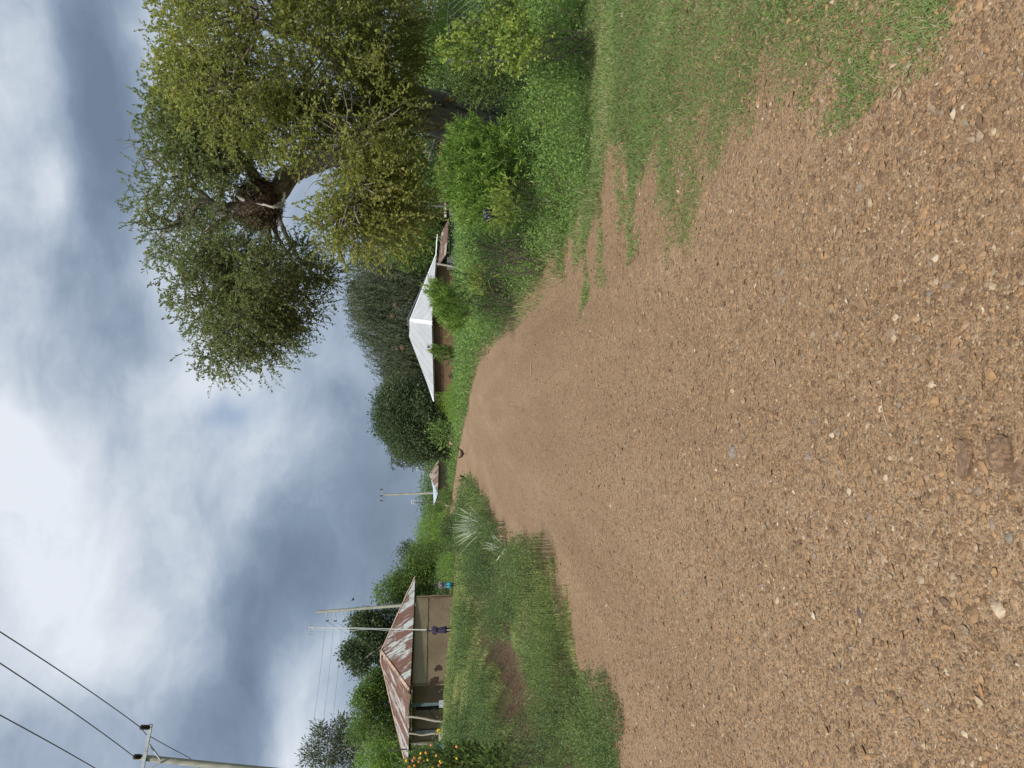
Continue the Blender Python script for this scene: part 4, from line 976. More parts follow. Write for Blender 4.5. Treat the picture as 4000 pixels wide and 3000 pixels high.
# recessed left wall behind the veranda
rec = (wA - wB); rec = rec / np.linalg.norm(rec); vB = wB + rec * 1.4; vC = wC + rec * 1.4
mb = MB(); nf = wall_mesh(mb, wA, wB, (2.64, 2.80), inward=hc)
wall_mesh(mb, wD, wA, (2.6, 2.6), inward=hc); wall_mesh(mb, wC + rec * 1.4, wD, (2.7, 2.7), inward=hc); wall_mesh(mb, vB + 0.0, vC, (2.78, 2.9), inward=hc, rough=0.03)
wl = mb.build('wall', M['mud_tan'], hs, True)
# smoother paler plaster band under the eave
mb = MB(); w0 = wA[:2]; w1 = wB[:2]; dd = (w1 - w0); L0 = np.linalg.norm(dd); dd = dd / L0; V = []; n = 40
for i in range(n + 1):
    t_ = i / n; q = w0 + dd * (0.02 + (L0 - 0.1) * t_); tp = 2.60 + 0.16 * t_; bt = tp - 0.74 - 0.05 * t_ + 0.02 * float(field(np.array([i * 1.0, 2, 0]), 0.8))
    for z in (bt, tp):
        for o_ in (0.022, 0.036):
            V.append((q[0] + nf[0] * o_, q[1] + nf[1] * o_, z))
F = []
for i in range(n):
    a = 4 * i; F += [(a + 1, a + 5, a + 7, a + 3), (a, a + 1, a + 5, a + 4), (a + 2, a + 6, a + 7, a + 3)]
F += [(0, 1, 3, 2), (4 * n, 4 * n + 2, 4 * n + 3, 4 * n + 1)]
mb.add(V, F); mb.build('plaster_band', M['mud_band'], hs)
# dark bare patches where plaster fell off
def wall_patch(cx, cy, r, seed, par, nf_, w0_, w1_):
    dr = P(cx, cy, 1.0) - EYE; a3 = np.array([w0_[0], w0_[1], 0]); n3 = np.array([nf_[0], nf_[1], 0])
    tt = ((a3 - EYE) @ n3) / (dr @ n3); c = EYE + dr * tt + n3 * 0.033
    d3 = np.array([*(nrm(np.array(w1_[:2]) - np.array(w0_[:2]))), 0]); k = 22; r_ = np.random.default_rng(seed); ph = r_.uniform(0, 6, 6)
    ang = np.linspace(0, 2 * math.pi, k, endpoint=False); rad = r * (1 + .28 * np.sin(2 * ang + ph[0]) + .22 * np.sin(3 * ang + ph[1]) + .12 * np.sin(7 * ang + ph[2]))
    ring = c + (np.cos(ang) * rad * 1.2)[:, None] * d3 + (np.sin(ang) * rad)[:, None] * np.array([0, 0, 1.0])
    mb = MB(); V = np.vstack([ring, ring - n3 * 0.05, c[None]]); mb.add(V, [(i, (i + 1) % k, 2 * k) for i in range(k)]); mb.add(np.zeros((0, 3)), np.array([(i, (i + 1) % k, k + (i + 1) % k, k + i) for i in range(k)]) - len(V))
    mb.build('bare_patch', M['mud_bare'], par)
wall_patch(1694, 2665, 0.23, 3, hs, nf, wA, wB); wall_patch(1711, 2611, 0.17, 5, hs, nf, wA, wB); wall_patch(1750, 2665, 0.10, 6, hs, nf, wA, wB)
# a bent loose sheet at the veranda corner
mb = MB(); a = hB + [0.05, -.08, -.05]; b = P(1583, 2798, 41.2); c_ = P(1606, 2715, 40.3); d_ = P(1590, 2792, 41.0); e_ = P(1575, 2690, 40.9)
pl = []; uv_plane(pl, [c_, d_, b, e_], c_, d_); build_sheets('loose_sheet', pl, M['sheet_brown'], hs)
# rafters / dark timber under the veranda eave
mb = MB(); tube(mb, [P(1600, 2712, 41), P(1600, 2985, 44)], 0.06, 6); tube(mb, [P(1624, 2262, 45.9), P(1606, 2695, 41)], 0.035, 5)
for k_ in range(9):
    t_ = (k_ + .5) / 9; q = hA + (hB - hA) * t_; tube(mb, [q - [0, 0, .06], q + (hc - q) * .22 + [0, 0, .35]], 0.035, 5)
mb.build('rafters', M['wood_dark'], hs)
def to_ground(x, y, d, dz=0.0):
    q = P(x, y, d); q[2] = gz(q[0], q[1]) + dz; return q
mb = MB(); q0 = to_ground(1745, 2820, 41.4, -.1); tube(mb, curve_pts([P(1587, 2797, 41.4), P(1640, 2803, 41.4), P(1700, 2815, 41.4), q0], 4), 0.075, 7, bump=.06); mb.build('veranda_post', M['wood_pale'], hs, True)
mb = MB(); q0 = to_ground(1745, 2866, 42.0, -.1); tube(mb, curve_pts([P(1593, 2864, 42), P(1620, 2866, 42), P(1650, 2871, 42), P(1690, 2865, 42), q0], 4), 0.06, 7, bump=.06); mb.build('veranda_post', M['wood_pale'], hs, True)
mb = MB(); q0 = to_ground(1745, 2932, 43.2, -.1); tube(mb, curve_pts([P(1515, 2918, 43.2), P(1528, 2936, 43.2), P(1560, 2928, 43.2), P(1650, 2928, 43.2), q0], 4), 0.045, 6, bump=.06); mb.build('veranda_post', M['wood_dark'], hs, True)
# door frame: near-black slab painted in for the shade of the opening, teal post on a grey block
g1 = to_ground(1745, 2748, 41.8); mb = MB(); box(mb, (g1[0], g1[1], (g1[2] + .35 + 2.85) / 2), (0.17, 0.17, 2.85 - g1[2] - .35), 0.4); mb.build('steel_post', M['teal_paint'], hs)
mb = MB(); box(mb, (g1[0], g1[1] - .02, g1[2] + .14), (0.40, 0.36, 0.44), 0.4); mb.build('block', M['concrete'], hs)
v3 = np.array([*(nrm(vC[:2] - vB[:2])), 0]); n3 = np.array([v3[1], -v3[0], 0]); n3 = n3 if (n3 @ (EYE - vB)) > 0 else -n3
def on_veranda(x, y, off=0.05):
    dr = P(x, y, 1.0) - EYE; a3 = vB.copy(); t_ = ((a3 - EYE) @ n3) / (dr @ n3); return EYE + dr * t_ + n3 * off
q = on_veranda(1660, 2855, 0.06); zb = gz(q[0], q[1])
pl = []; a_, b_ = q - v3 * 0.17, q + v3 * 0.17
uv_plane(pl, [np.array([a_[0], a_[1], zb]), np.array([b_[0], b_[1], zb]), np.array([b_[0], b_[1], 2.7]), np.array([a_[0], a_[1], 2.7])], np.array([a_[0], a_[1], zb]), np.array([b_[0], b_[1], zb]))
build_sheets('door', pl, M['sheet_silver'], hs)
mb = MB(); q = on_veranda(1660, 2765, 0.03); zb = gz(q[0], q[1]); box(mb, (q[0], q[1], (zb + 2.6) / 2), (0.24, 0.06, 2.6 - zb), math.atan2(v3[1], v3[0])); mb.build('door_gap_shade', M['dark_void'], hs)
# stick leaning on the veranda wall
mb = MB(); tube(mb, [on_veranda(1671, 2763, .1), on_veranda(1740, 2816, .9)], 0.028, 5)
tag(mb.build('leaning_stick', M['wood_dark'], origin=on_veranda(1740, 2816, .9)), 'dark straight stick leaning against the veranda wall', 'stick')

# things on the veranda
def lathe(mb, c, prof, n=14, rnd=.5):
    th = np.linspace(0, 2 * math.pi, n, endpoint=False); V = []
    for r, z in prof: V += [(c[0] + r * math.cos(t), c[1] + r * math.sin(t), c[2] + z) for t in th]
    k = len(prof); F = [(i * n + j, i * n + (j + 1) % n, (i + 1) * n + (j + 1) % n, (i + 1) * n + j) for i in range(k - 1) for j in range(n)]
    mb.add(V, F, rnd); mb.add(np.zeros((0, 3)), np.array([list(range(n))[::-1]]) - k * n, rnd); mb.add(np.zeros((0, 3)), np.array([[(k - 1) * n + j for j in range(n)]]) - k * n, rnd)
M['yellow_plastic'] = flat_mat('yellow_plastic', (0.55, 0.38, 0.02), 0.45, 0.1); M['teal_plastic'] = flat_mat('teal_plastic', (0.03, 0.40, 0.38), 0.4, 0.1)
M['blue_plastic'] = flat_mat('blue_plastic', (0.06, 0.20, 0.62), 0.4, 0.1); M['skin'] = flat_mat('skin', (0.062, 0.034, 0.024), 0.55, 0.15, 20)
q = to_ground(1748, 2853, 41.9)
bn = empty('stool', q, 'low white and black stool under the yellow can on the veranda', 'stool')
mb = MB(); box(mb, q + [0, 0, .20], (0.50, .26, .05), 0.3); mb.build('seat', M['white_plastic'], bn)
for sx in (-1, 1):
    for sy in (-1, 1): mb = MB(); tube(mb, [q + [sx * .19, sy * .09, .175], q + [sx * .21, sy * .10, 0]], 0.018, 5); mb.build('leg', M['dark_void'], bn)
qc = q + [0.0, 0, .226]; jc = empty('jerrycan', qc, 'small yellow jerrycan standing on the low stool', 'jerrycan')
mb = MB(); ring = np.array([(-.14, -.08), (.14, -.08), (.15, 0), (.14, .08), (-.14, .08), (-.15, 0)])
V = []
for z, s in ((0, .93), (.03, 1), (.20, 1), (.25, .8), (.265, .55)): V += [(qc[0] + a * s, qc[1] + b * s, qc[2] + z) for a, b in ring]
mb.add(V, [(i * 6 + j, i * 6 + (j + 1) % 6, (i + 1) * 6 + (j + 1) % 6, (i + 1) * 6 + j) for i in range(4) for j in range(6)]); mb.add(np.zeros((0, 3)), np.array([[24, 25, 26, 27, 28, 29]]) - 30); mb.build('body', M['yellow_plastic'], jc)
mb = MB(); tube(mb, [qc + [-.08, 0, .26], qc + [-.07, 0, .31], qc + [.04, 0, .31], qc + [.06, 0, .26]], .014, 5); mb.build('handle', M['yellow_plastic'], jc)
mb = MB(); lathe(mb, qc + [.10, 0, .255], [(.025, 0), (.025, .04), (.02, .045)]); mb.build('cap', M['dark_void'], jc)
q = to_ground(1749, 2913, 42.6); bk = empty('bucket', q, 'blue and teal plastic bucket beside the sitting child', 'bucket')
mb = MB(); lathe(mb, q, [(.15, 0), (.16, .02), (.20, .30), (.215, .31), (.215, .33), (.19, .33), (.15, .05)], 18); mb.build('tub', M['blue_plastic'], bk)
mb = MB(); lathe(mb, q, [(.222, .325), (.225, .345), (.1, .37), (.0, .372)], 18); mb.build('lid', M['teal_plastic'], bk)
mb = MB(); tube(mb, [q + [.2, 0, .31], q + [.14, -.20, .22], q + [-.14, -.20, .22], q + [-.2, 0, .31]], .008, 5); mb.build('handle', M['dark_void'], bk)
q = to_ground(1749, 2935, 42.9); mb = MB(); lathe(mb, q, [(.12, 0), (.19, .10), (.24, .22), (.25, .225), (.22, .21), (.11, .02)], 18); tag(mb.build('basin', M['teal_plastic'], origin=q), 'teal plastic basin at the left end of the veranda', 'basin')

# --- television mast tied to the eave
q = to_ground(1765, 2462, 40.2); am = empty('antenna_mast', q, 'tall thin pale pole with a small aerial in front of the rusty roofed house', 'antenna')
top = P(1205, 2452, 40.2); mb = MB(); tube(mb, [q, q + (top - q) * .33, q + (top - q) * .66 + [.03, 0, 0], top], [0.032, 0.03, 0.025, 0.02], 6); mb.build('mast', M['mast'], am)
mb = MB(); a_ = P(1213, 2452, 40.2); tube(mb, [a_ + [-.42, 0, .02], a_ + [.30, .1, 0]], .012, 4)
for s_ in (-.38, -.22, -.05, .12, .27): tube(mb, [a_ + [s_, -.0, .22], a_ + [s_, 0, -.22]], .009, 4)
mb.build('aerial', M['steel'], am)
mb = MB(); tube(mb, curve_pts([P(1218, 2456, 40.1), P(1330, 2464, 40.1), P(1450, 2458, 40.1), P(1560, 2466, 40.1), P(1605, 2440, 40.1), P(1596, 2425, 40.3)], 5), .012, 4); mb.build('cable', M['mast'], am)

# --- white roofed house on the right of the road
def hip_house(name, label, E, Rg, roofm, wallm, inset=0.10, th_wall=0.18, cap=None, capw=0.13):
    """E: four eave corners (first one nearest), Rg: two ridge ends"""
    c = np.mean(E, 0); b = np.array([c[0], c[1], gz(c[0], c[1])]); h = empty(name, b, label, 'house')
    E = [np.array(e) for e in E]
    pl = []
    uv_plane(pl, [E[0], E[1], Rg[0]], E[0], E[1]); uv_plane(pl, [E[1], E[2], Rg[1], Rg[0]], E[1], E[2])
    uv_plane(pl, [E[2], E[3], Rg[1]], E[2], E[3]); uv_plane(pl, [E[3], E[0], Rg[0], Rg[1]], E[3], E[0])
    build_sheets('roof', pl, roofm, h)
    mb = MB(); W = [e + (c - e) * inset for e in E]
    for i in range(4): wall_mesh(mb, W[i], W[(i + 1) % 4], (W[i][2] - .02, W[(i + 1) % 4][2] - .02), inward=c)
    mb.build('wall', wallm, h, True)
    mb = MB(); strip_cap(mb, Rg[0], Rg[1], capw); strip_cap(mb, Rg[0], E[0], capw); strip_cap(mb, Rg[0], E[1], capw); strip_cap(mb, Rg[1], E[3], capw); strip_cap(mb, Rg[1], E[2], capw)
    mb.build('ridge_cap', cap or roofm, h); return h, W, c
cN = P(1686, 1262, 57.0); cRt = P(1704, 992, 61.5); cLt = P(1695, 1568, 62.0); cBk = cRt + cLt - cN
r1 = P(1602, 1250, 61.6); r2 = P(1604, 1312, 63.2)
M['white_cap'] = flat_mat('white_cap', (0.66, 0.68, 0.70), 0.45, 0.06)
wh = empty('white_roofed_house', [*(cN[:2] + cBk[:2]) / 2, gz(*(cN[:2] + cBk[:2]) / 2)], 'brown mud house with a bright white hipped metal roof', 'house')
pl = []; uv_plane(pl, [cN, cRt, r1], cN, cRt); uv_plane(pl, [cLt, cN, r1, r2], cLt, cN); uv_plane(pl, [cBk, cLt, r2], cBk, cLt); uv_plane(pl, [cRt, cBk, r2, r1], cRt, cBk)
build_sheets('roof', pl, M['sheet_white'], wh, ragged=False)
mb = MB(); strip_cap(mb, r1, cN, .17); strip_cap(mb, r1, r2, .17); strip_cap(mb, r1, cRt, .14); strip_cap(mb, r2, cLt, .14); mb.build('ridge_cap', M['white_cap'], wh)
c = (cN + cBk) / 2; W = [e + (c - e) * .13 for e in (cN, cRt, cBk, cLt)]; mb = MB()
for i in range(4): wall_mesh(mb, W[i], W[(i + 1) % 4], (W[i][2] - .02, W[(i + 1) % 4][2] - .02), inward=c)
mb.build('wall', M['mud_brown'], wh, True)
for i_ in (0, 3):
    a_, b_ = W[i_], W[(i_ + 1) % 4]
mb = MB()
for (a_, b_) in ((cN, cRt), (cN, cLt)):
    tube(mb, [a_ - [0, 0, .1], b_ - [0, 0, .1]], .03, 5)
    for t_ in np.linspace(.08, .92, 8): q = a_ + (b_ - a_) * t_; tube(mb, [q - [0, 0, .05], q + (c - q) * .2 + [0, 0, .18]], .035, 5)
mb.build('rafters', M['wood_dark'], wh)
mb = MB(); W0, W1 = W[0], W[1]; nn_ = nrm(np.array([(W1 - W0)[1], -(W1 - W0)[0]])); nn_ = nn_ if nn_ @ (EYE[:2] - W0[:2]) > 0 else -nn_
wall_patch(1780, 1470, .45, 9, wh, nrm(np.array([W[3][1] - W[0][1], -(W[3][0] - W[0][0])])) * (1 if np.array([W[3][1] - W[0][1], -(W[3][0] - W[0][0])]) @ (EYE[:2] - W0[:2]) > 0 else -1), W[0], W[3])

# --- rusty lean-to shed with slatted metal sides
sA = P(1710, 912, 56); sB = P(1704, 1050, 57.5); sC = P(1742, 996, 52.5); sD = P(1754, 849, 52.5); sE = P(1710, 1042, 56.5)
sc0 = (sA + sC) / 2; sh = empty('metal_shed', [sc0[0], sc0[1], gz(sc0[0], sc0[1])], 'low shed with a rusty streaked roof and grey slatted metal sides', 'shed')
pl = []; uv_plane(pl, [sD, sC, sE, sA], sD, sC); build_sheets('roof', pl, M['sheet_brown'], sh, corr=.015)
mb = MB(); strip_cap(mb, sA + [0, 0, .02], P(1703, 1000, 56.2), .10); mb.build('ridge_cap', M['white_cap'], sh)
def panel(name, xa, xb, ya, yb, d, mat, par, label=None):
    a_ = P(xb, ya, d); b_ = P(xb, yb, d); zt = P(xa, ya, d)[2]; zt2 = P(xa, yb, d)[2]
    pl = []; p4 = [np.array([a_[0], a_[1], gz(a_[0], a_[1])]), np.array([b_[0], b_[1], gz(b_[0], b_[1])]), np.array([b_[0], b_[1], zt2]), np.array([a_[0], a_[1], zt])]
    uv_plane(pl, p4, p4[0], p4[1]); return build_sheets(name, pl, mat, par, corr=.02, ragged=False, label=label)
panel('metal_wall', 1756, 1800, 868, 1000, 53.4, M['sheet_dark'], sh); panel('metal_wall', 1746, 1800, 1000, 1055, 53.6, M['sheet_dark'], sh)
def slats(ya, yb, d):
    mb = MB()
    for y in np.arange(ya, yb, 3.2):
        a_ = P(1762, y, d); zt = a_[2]; tube(mb, [np.array([a_[0], a_[1], gz(a_[0], a_[1])]), a_], 0.018, 4)
    mb.build('slat_panel', M['steel'], sh)
slats(870, 908, 53.2); slats(932, 997, 53.2)
mb = MB(); q = to_ground(1790, 1050, 53.0); tube(mb, [P(1706, 1030, 53.0), P(1760, 1040, 53), q], .07, 6); mb.build('post', M['wood_pale'], sh)
# --- patched fence of metal sheets
q = P(1775, 832, 52); fn = empty('sheet_fence', [q[0], q[1], gz(q[0], q[1])], 'short fence of grey and rusty metal sheets right of the slatted shed', 'fence')
panel('sheet', 1757, 1800, 797, 812, 52, M['sheet_brown'], fn, 'rusty sheet'); panel('sheet', 1755, 1800, 813, 845, 52.1, M['sheet_grey'], fn)
mb = MB(); tube(mb, [P(1755, 800, 52.05), P(1757, 848, 52.05)], .03, 5); mb.build('rail', M['wood_dark'], fn)
# --- red roofed houses far behind
def red_house(label, E0, E1, top0, top1, dpt, name='red_roofed_house'):
    a_, b_ = P(*E0), P(*E1); t0, t1 = P(*top0), P(*top1); back = np.array([0, dpt, 0])
    c_ = (a_ + b_) / 2 + back / 2; h = empty(name, [c_[0], c_[1], gz(c_[0], c_[1])], label, 'house')
    pl = []; uv_plane(pl, [a_, b_, t1, t0], a_, b_); build_sheets('roof', pl, M['red_roof'], h, ragged=False)
    pl = []; uv_plane(pl, [a_ + back, b_ + back, t1, t0], a_ + back, b_ + back); uv_plane(pl, [b_, b_ + back, t1], b_, b_ + back); uv_plane(pl, [a_, a_ + back, t0], a_, a_ + back); build_sheets('roof', pl, M['red_roof'], h, ragged=False)
    mb = MB(); ln = b_ - a_; n_ = np.array([ln[1], -ln[0], 0]); n_ = nrm(n_); n_ = n_ if n_[1] < 0 else -n_
    V = [a_ + n_ * .03, b_ + n_ * .03, b_ + n_ * .03 - [0, 0, .22], a_ + n_ * .03 - [0, 0, .22]]; slab(mb, V, 0.03); mb.build('fascia', M['fascia'], h)
    mb = MB(); i0 = a_ + (b_ - a_) * .08 + [0, .5, 0]; i1 = b_ - (b_ - a_) * .08 + [0, .5, 0]; i2 = i1 + back * .85; i3 = i0 + back * .85
    for u_, w_ in ((i0, i1), (i1, i2), (i2, i3), (i3, i0)): wall_mesh(mb, u_, w_, (a_[2] - .03, b_[2] - .03), inward=c_)
    mb.build('wall', M['mud_brown'], h)
    return h
red_house('small house with a red roof and white fascia seen right of the big trunk', (1738, 236, 50), (1729, 395, 52), (1722, 290, 54), (1706, 350, 54), 7)
red_house('house with an orange red roof end behind the rusty shed', (1733, 700, 72), (1735, 850, 72), (1705, 740, 76), (1712, 800, 76), 8)
red_house('low house with white fascia glimpsed left of the big trunk', (1730, 500, 70), (1730, 640, 70), (1716, 540, 74), (1716, 600, 74), 7)
h = red_house('white sheet roofed house at the right edge behind the thorn branches', (1687, -120, 30), (1697, 145, 33), (1640, -120, 33), (1655, 40, 34.5), 6, 'white_sheet_house')
for ch in h.children:
    if ch.name.startswith('roof'): ch.data.materials[0] = M['sheet_white']
# --- far house beyond the road bend
fN = P(1710, 1925, 92); fR = P(1713, 1797, 100); fL = P(1692, 1972, 104); fB = fR + fL - fN; f1 = P(1668, 1912, 98); f2 = P(1684, 1862, 99); f3 = P(1686, 1835, 99.5)
fh = empty('far_house', [*((fR[:2] + fL[:2]) / 2), gz(*((fR[:2] + fL[:2]) / 2))], 'far house half hidden by bushes with brown and pale blue grey roofs', 'house')
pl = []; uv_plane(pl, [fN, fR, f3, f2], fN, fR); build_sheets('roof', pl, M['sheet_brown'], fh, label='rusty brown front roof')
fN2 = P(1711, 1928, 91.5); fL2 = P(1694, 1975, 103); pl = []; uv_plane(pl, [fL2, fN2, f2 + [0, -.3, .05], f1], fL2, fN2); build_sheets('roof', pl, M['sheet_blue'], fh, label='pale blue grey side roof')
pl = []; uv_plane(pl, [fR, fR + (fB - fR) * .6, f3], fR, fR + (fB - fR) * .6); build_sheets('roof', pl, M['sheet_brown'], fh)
mb = MB(); cc = (fR + fL) / 2; W = [e + (cc - e) * .12 for e in (fN, fR, fB, fL)]
for i in range(4): wall_mesh(mb, W[i], W[(i + 1) % 4], (1.15, 1.15), inward=cc)
mb.build('wall', M['mud_band'], fh)
def aerial(label, xb, yb, xt, yt, d):
    q = P(xb, yb, d); q[2] = gz(q[0], q[1]); t = P(xt, yt, d); r = empty('roof_aerial', q, label, 'antenna')
    mb = MB(); b0 = P(xb, yb, d); b0 = b0 + (b0 - t) * .0; tube(mb, [q, b0, t], .05, 5); mb.build('mast', M['wood_dark'], r)
    mb = MB()
    for k in (-.25, 0, .25): tube(mb, [t + [-.35, 0, k * .8], t + [.35, 0, k]], .035, 4)
    mb.build('aerial', M['mast'], r)
aerial('leaning pole with a white aerial behind the far brown roof', 1690, 1848, 1633, 1830, 97)
aerial('upright pole with a small aerial at the left end of the far house', 1690, 1966, 1615, 1961, 99)

# ------------------------------------------------------------------ poles and lines
def insulator(par, a, b, r=.06, n=5, name='insulator'):
    mb = MB(); a = np.array(a); b = np.array(b); k = n * 4 + 1; t = np.linspace(0, 1, k); rad = np.where(np.arange(k) % 4 == 2, r, r * .55); rad[0] = rad[-1] = r * .25
    tube(mb, a + (b - a) * t[:, None], rad, 10); mb.build(name, M['insulator'], par, True)
# near strain pole
pt = P(534, 2957, 23); pb = P(1000, 3006, 23.3); dd = (pb - pt) / np.linalg.norm(pb - pt); pg = pt + dd * ((pt[2] - 0.5) / -dd[2])
up_ = empty('utility_pole', [pg[0], pg[1], gz(pg[0], pg[1])], 'pale concrete grey power pole with a steel cross arm at the left edge', 'power pole')
mb = MB(); tube(mb, [pt, pt + (pg - pt) * .3, pt + (pg - pt) * .7, pg - [0, 0, .5]], [.09, .11, .14, .16], 12, bump=.02); mb.build('pole', M['pole_wood'], up_, True)
arm_a = P(588, 2832, 22.85); arm_b = P(534, 3115, 22.85); mb = MB()
ad = nrm(arm_b - arm_a); n_ = nrm(np.cross(ad, [0, 1, 0])); V = [arm_a + n_ * .05, arm_b + n_ * .05, arm_b - n_ * .05, arm_a - n_ * .05]; slab(mb, V, .07); mb.build('cross_arm', M['steel'], up_)
for e in (P(684, 2905 - 0, 22.8),):
    mb = MB(); tube(mb, [P(583, 2908, 22.8), P(628, 2968, 22.84)], .03, 5); mb.build('brace', M['steel'], up_)
mb = MB(); tube(mb, [P(560, 3015, 22.8), P(628, 2978, 22.84)], .03, 5); mb.build('brace', M['steel'], up_)
i1a, i1b = P(583, 2841, 22.75), P(548, 2841, 22.4); i2a, i2b = P(548, 2956, 22.7), P(524, 2956, 22.4)
insulator(up_, i1a, i1b, .08, 4); insulator(up_, i2a, i2b, .08, 4); i3a, i3b = P(545, 3080, 22.7), P(510, 3085, 22.4); insulator(up_, i3a, i3b, .08, 4)
def power_line(label, pts, r, group=None, mat='wire'):
    mb = MB(); tube(mb, pts, r, 5); return tag(mb.build('power_line', M[mat], origin=pts[0]), label, 'power line', group)
def span(a, b, sag, n=14, ext=0.0):
    t = np.linspace(0, 1 + ext, n)[:, None]; p = a + (b - a) * t; p[:, 2] -= 4 * sag * (t * (1 - t))[:, 0] if ext == 0 else 4 * sag * (t * (2.2 - t))[:, 0] * .2; return p
w1 = P(0, 2503, 15.6); w2 = P(0, 2626, 15.8); w3 = P(0, 2820, 15.8)
power_line('upper of the three black wires crossing the sky at the left', span(i1b, w1, .28, 20, 1.2), .014)
power_line('middle wire running to the pole top insulator', span(i2b, w2, .28, 20, 1.2), .014)
power_line('lower left corner wire, nearest the left edge', span(i3b, w3, .25, 20, 1.2), .014)
power_line('jumper wire running from the arm end insulator down behind the near pole', [i1b, P(570, 2868, 23), P(660, 2918, 25), P(740, 2960, 28), P(790, 3010, 31)], .014)
# pole behind the rusty house
d = 56
pt = P(1238, 2390, d); pg = P(1700, 2352, d); pg[2] = gz(pg[0], pg[1])
dp = empty('line_pole', pg, 'pale power pole with three short side arms behind the rusty roofed house', 'power pole')
mb = MB(); tube(mb, [pt, (pt + pg) / 2, pg - [0, 0, .4]], [.10, .12, .16], 10); mb.build('pole', M['pole_wood'], dp, True)
ends = []
for x in (1274, 1306, 1339):
    a_ = P(x, 2388, d); b_ = P(x + 7, 2425, d - .2); mb = MB(); tube(mb, [a_, b_], .04, 5); mb.build('arm', M['steel'], dp); insulator(dp, b_ + [0, 0, -.06], b_ + [0, 0, .16], .07, 3); ends.append(b_ + [0, 0, .17])
nm = ['top', 'middle', 'bottom']
for k_, (e, x1, x2) in enumerate(zip(ends, (1165, 1205, 1242), (1262, 1300, 1330))):
    f_ = P(x1, 3030, 48); power_line(f'{nm[k_]} wire of the distant three leaving the pole behind the rusty roof', span(e, f_, .5, 14, .4), .012, mat='wire_light')
for k_, e in enumerate(ends[:2]): power_line(f'faint {"upper" if k_ == 0 else "lower"} wire dropping behind the tree by the rusty roof', span(e, P(1400 + 25 * k_, 2520, 75), .3, 10), .014, mat='wire_light')
# far pole with V arms
d = 100; pt = P(1500, 1933, d); pg = P(1735, 1923, d); pg[2] = gz(pg[0], pg[1])
fp = empty('far_power_pole', pg, 'distant pale power pole with a V shaped bracket above the far house', 'power pole')
mb = MB(); tube(mb, [pt, (pt + pg) / 2, pg], [.13, .16, .2], 8); mb.build('pole', M['pole_wood'], fp, True)
mb = MB(); tube(mb, [P(1508, 1933, d), P(1496, 1924, d), P(1494, 1914, d)], .035, 4); tube(mb, [P(1508, 1933, d), P(1498, 1944, d), P(1494, 1955, d)], .035, 4); tube(mb, [P(1496, 1912, d), P(1496, 1957, d)], .035, 4); mb.build('bracket', M['steel'], fp)
for y in (1912, 1937, 1956): insulator(fp, P(1495, y, d), P(1484, y, d), .11, 3)
# thin grey pole right of the shed
mb = MB(); q = to_ground(1795, 806, 46); tube(mb, [P(1560, 806, 46), P(1680, 805, 46), q], [.045, .06, .07], 6, bump=.05)
tag(mb.build('thin_pole', M['bark_grey'], origin=q), 'thin grey wooden pole in front of the metal sheet fence', 'pole')

# ------------------------------------------------------------------ trees and bushes
def lob(x, y, d, rx, ry, rd_, n): return (P(x, y, d), np.array([px(ry, d), rd_, px(rx, d)]), n)
def gbase(x, y, d): q = P(x, y, d); q[2] = gz(q[0], q[1]); return q
# weeping dark tree behind the white roof
tree('weeping_tree', 'huge dark grey green drooping tree behind the white roofed house', gbase(1780, 1280, 80),
     [lob(1480, 1200, 80, 130, 190, 5, 900), lob(1440, 1120, 79, 95, 130, 4, 480), lob(1560, 1100, 78, 130, 110, 4, 500), lob(1520, 1360, 80, 110, 120, 4, 560), lob(1580, 1280, 79, 120, 210, 4, 800), lob(1600, 1450, 80, 90, 100, 4, 420), lob(1560, 1480, 79, 90, 78, 3, 260), lob(1620, 1050, 80, 90, 80, 3, 300), lob(1400, 1180, 79, 60, 78, 3, 160)],
     'leaf_greyish', 0.34, 14, trunk_r=.45, style='weep', density=1.5, spread=.8, gaps=.1, wr=.2, shell=.6)
tree('broadleaf_tree', 'dark glossy broadleaf tree left of the white roofed house', gbase(1770, 1640, 72),
     [lob(1560, 1580, 72, 95, 100, 4, 420), lob(1600, 1680, 71, 110, 100, 4, 520), lob(1640, 1740, 71, 75, 60, 3, 220), lob(1520, 1640, 72, 50, 80, 3, 150), lob(1660, 1620, 70, 80, 110, 3, 380), lob(1620, 1560, 73, 110, 60, 3, 260)],
     'leaf_dark', 0.24, 15, trunk_r=.35, spread=.8, gaps=.12, wr=.5, shell=.6, density=2.0)
t_ = tree('spiny_tree', 'wispy bluish drooping branches sticking out left of the dark broadleaf tree', gbase(1760, 1790, 74), [lob(1560, 1780, 74, 45, 30, 1.5, 50), lob(1540, 1760, 74, 30, 25, 1.2, 24)], 'leaf_greyish', .5, 14, trunk_r=.1, style='weep', spread=.8, wr=.12)
tree('green_tree', 'mid green leafy tree behind the rusty shed', gbase(1780, 930, 74),
     [lob(1590, 900, 74, 130, 110, 3.5, 420), lob(1560, 780, 73, 110, 90, 3, 300), lob(1650, 860, 73, 80, 120, 3, 300), lob(1620, 1000, 75, 80, 60, 3, 160)], 'leaf_mid', .22, 15, trunk_r=.3, density=1.8, spread=.8, gaps=.12, shell=.6)
tree('dark_tree', 'deep shaded tree behind the big trunk under its crown', gbase(1760, 620, 34),
     [lob(1590, 600, 34, 80, 130, 2.2, 300), lob(1580, 300, 33, 80, 150, 2.2, 300), lob(1640, 690, 34, 60, 60, 1.6, 120), lob(1620, 130, 28, 50, 60, 2, 100)], 'leaf_mid', .15, 13, trunk_r=.14, spread=.5, gaps=.2)
tree('thorn_tree', 'bare dark thorny branches in front of the white sheet roof at the right edge', gbase(1790, 60, 17), [lob(1640, 90, 17, 60, 70, .9, 60), lob(1690, 20, 16, 60, 60, .9, 40)], 'leaf_dark', .06, 9, trunk_r=.05, spread=.3, gaps=.3)
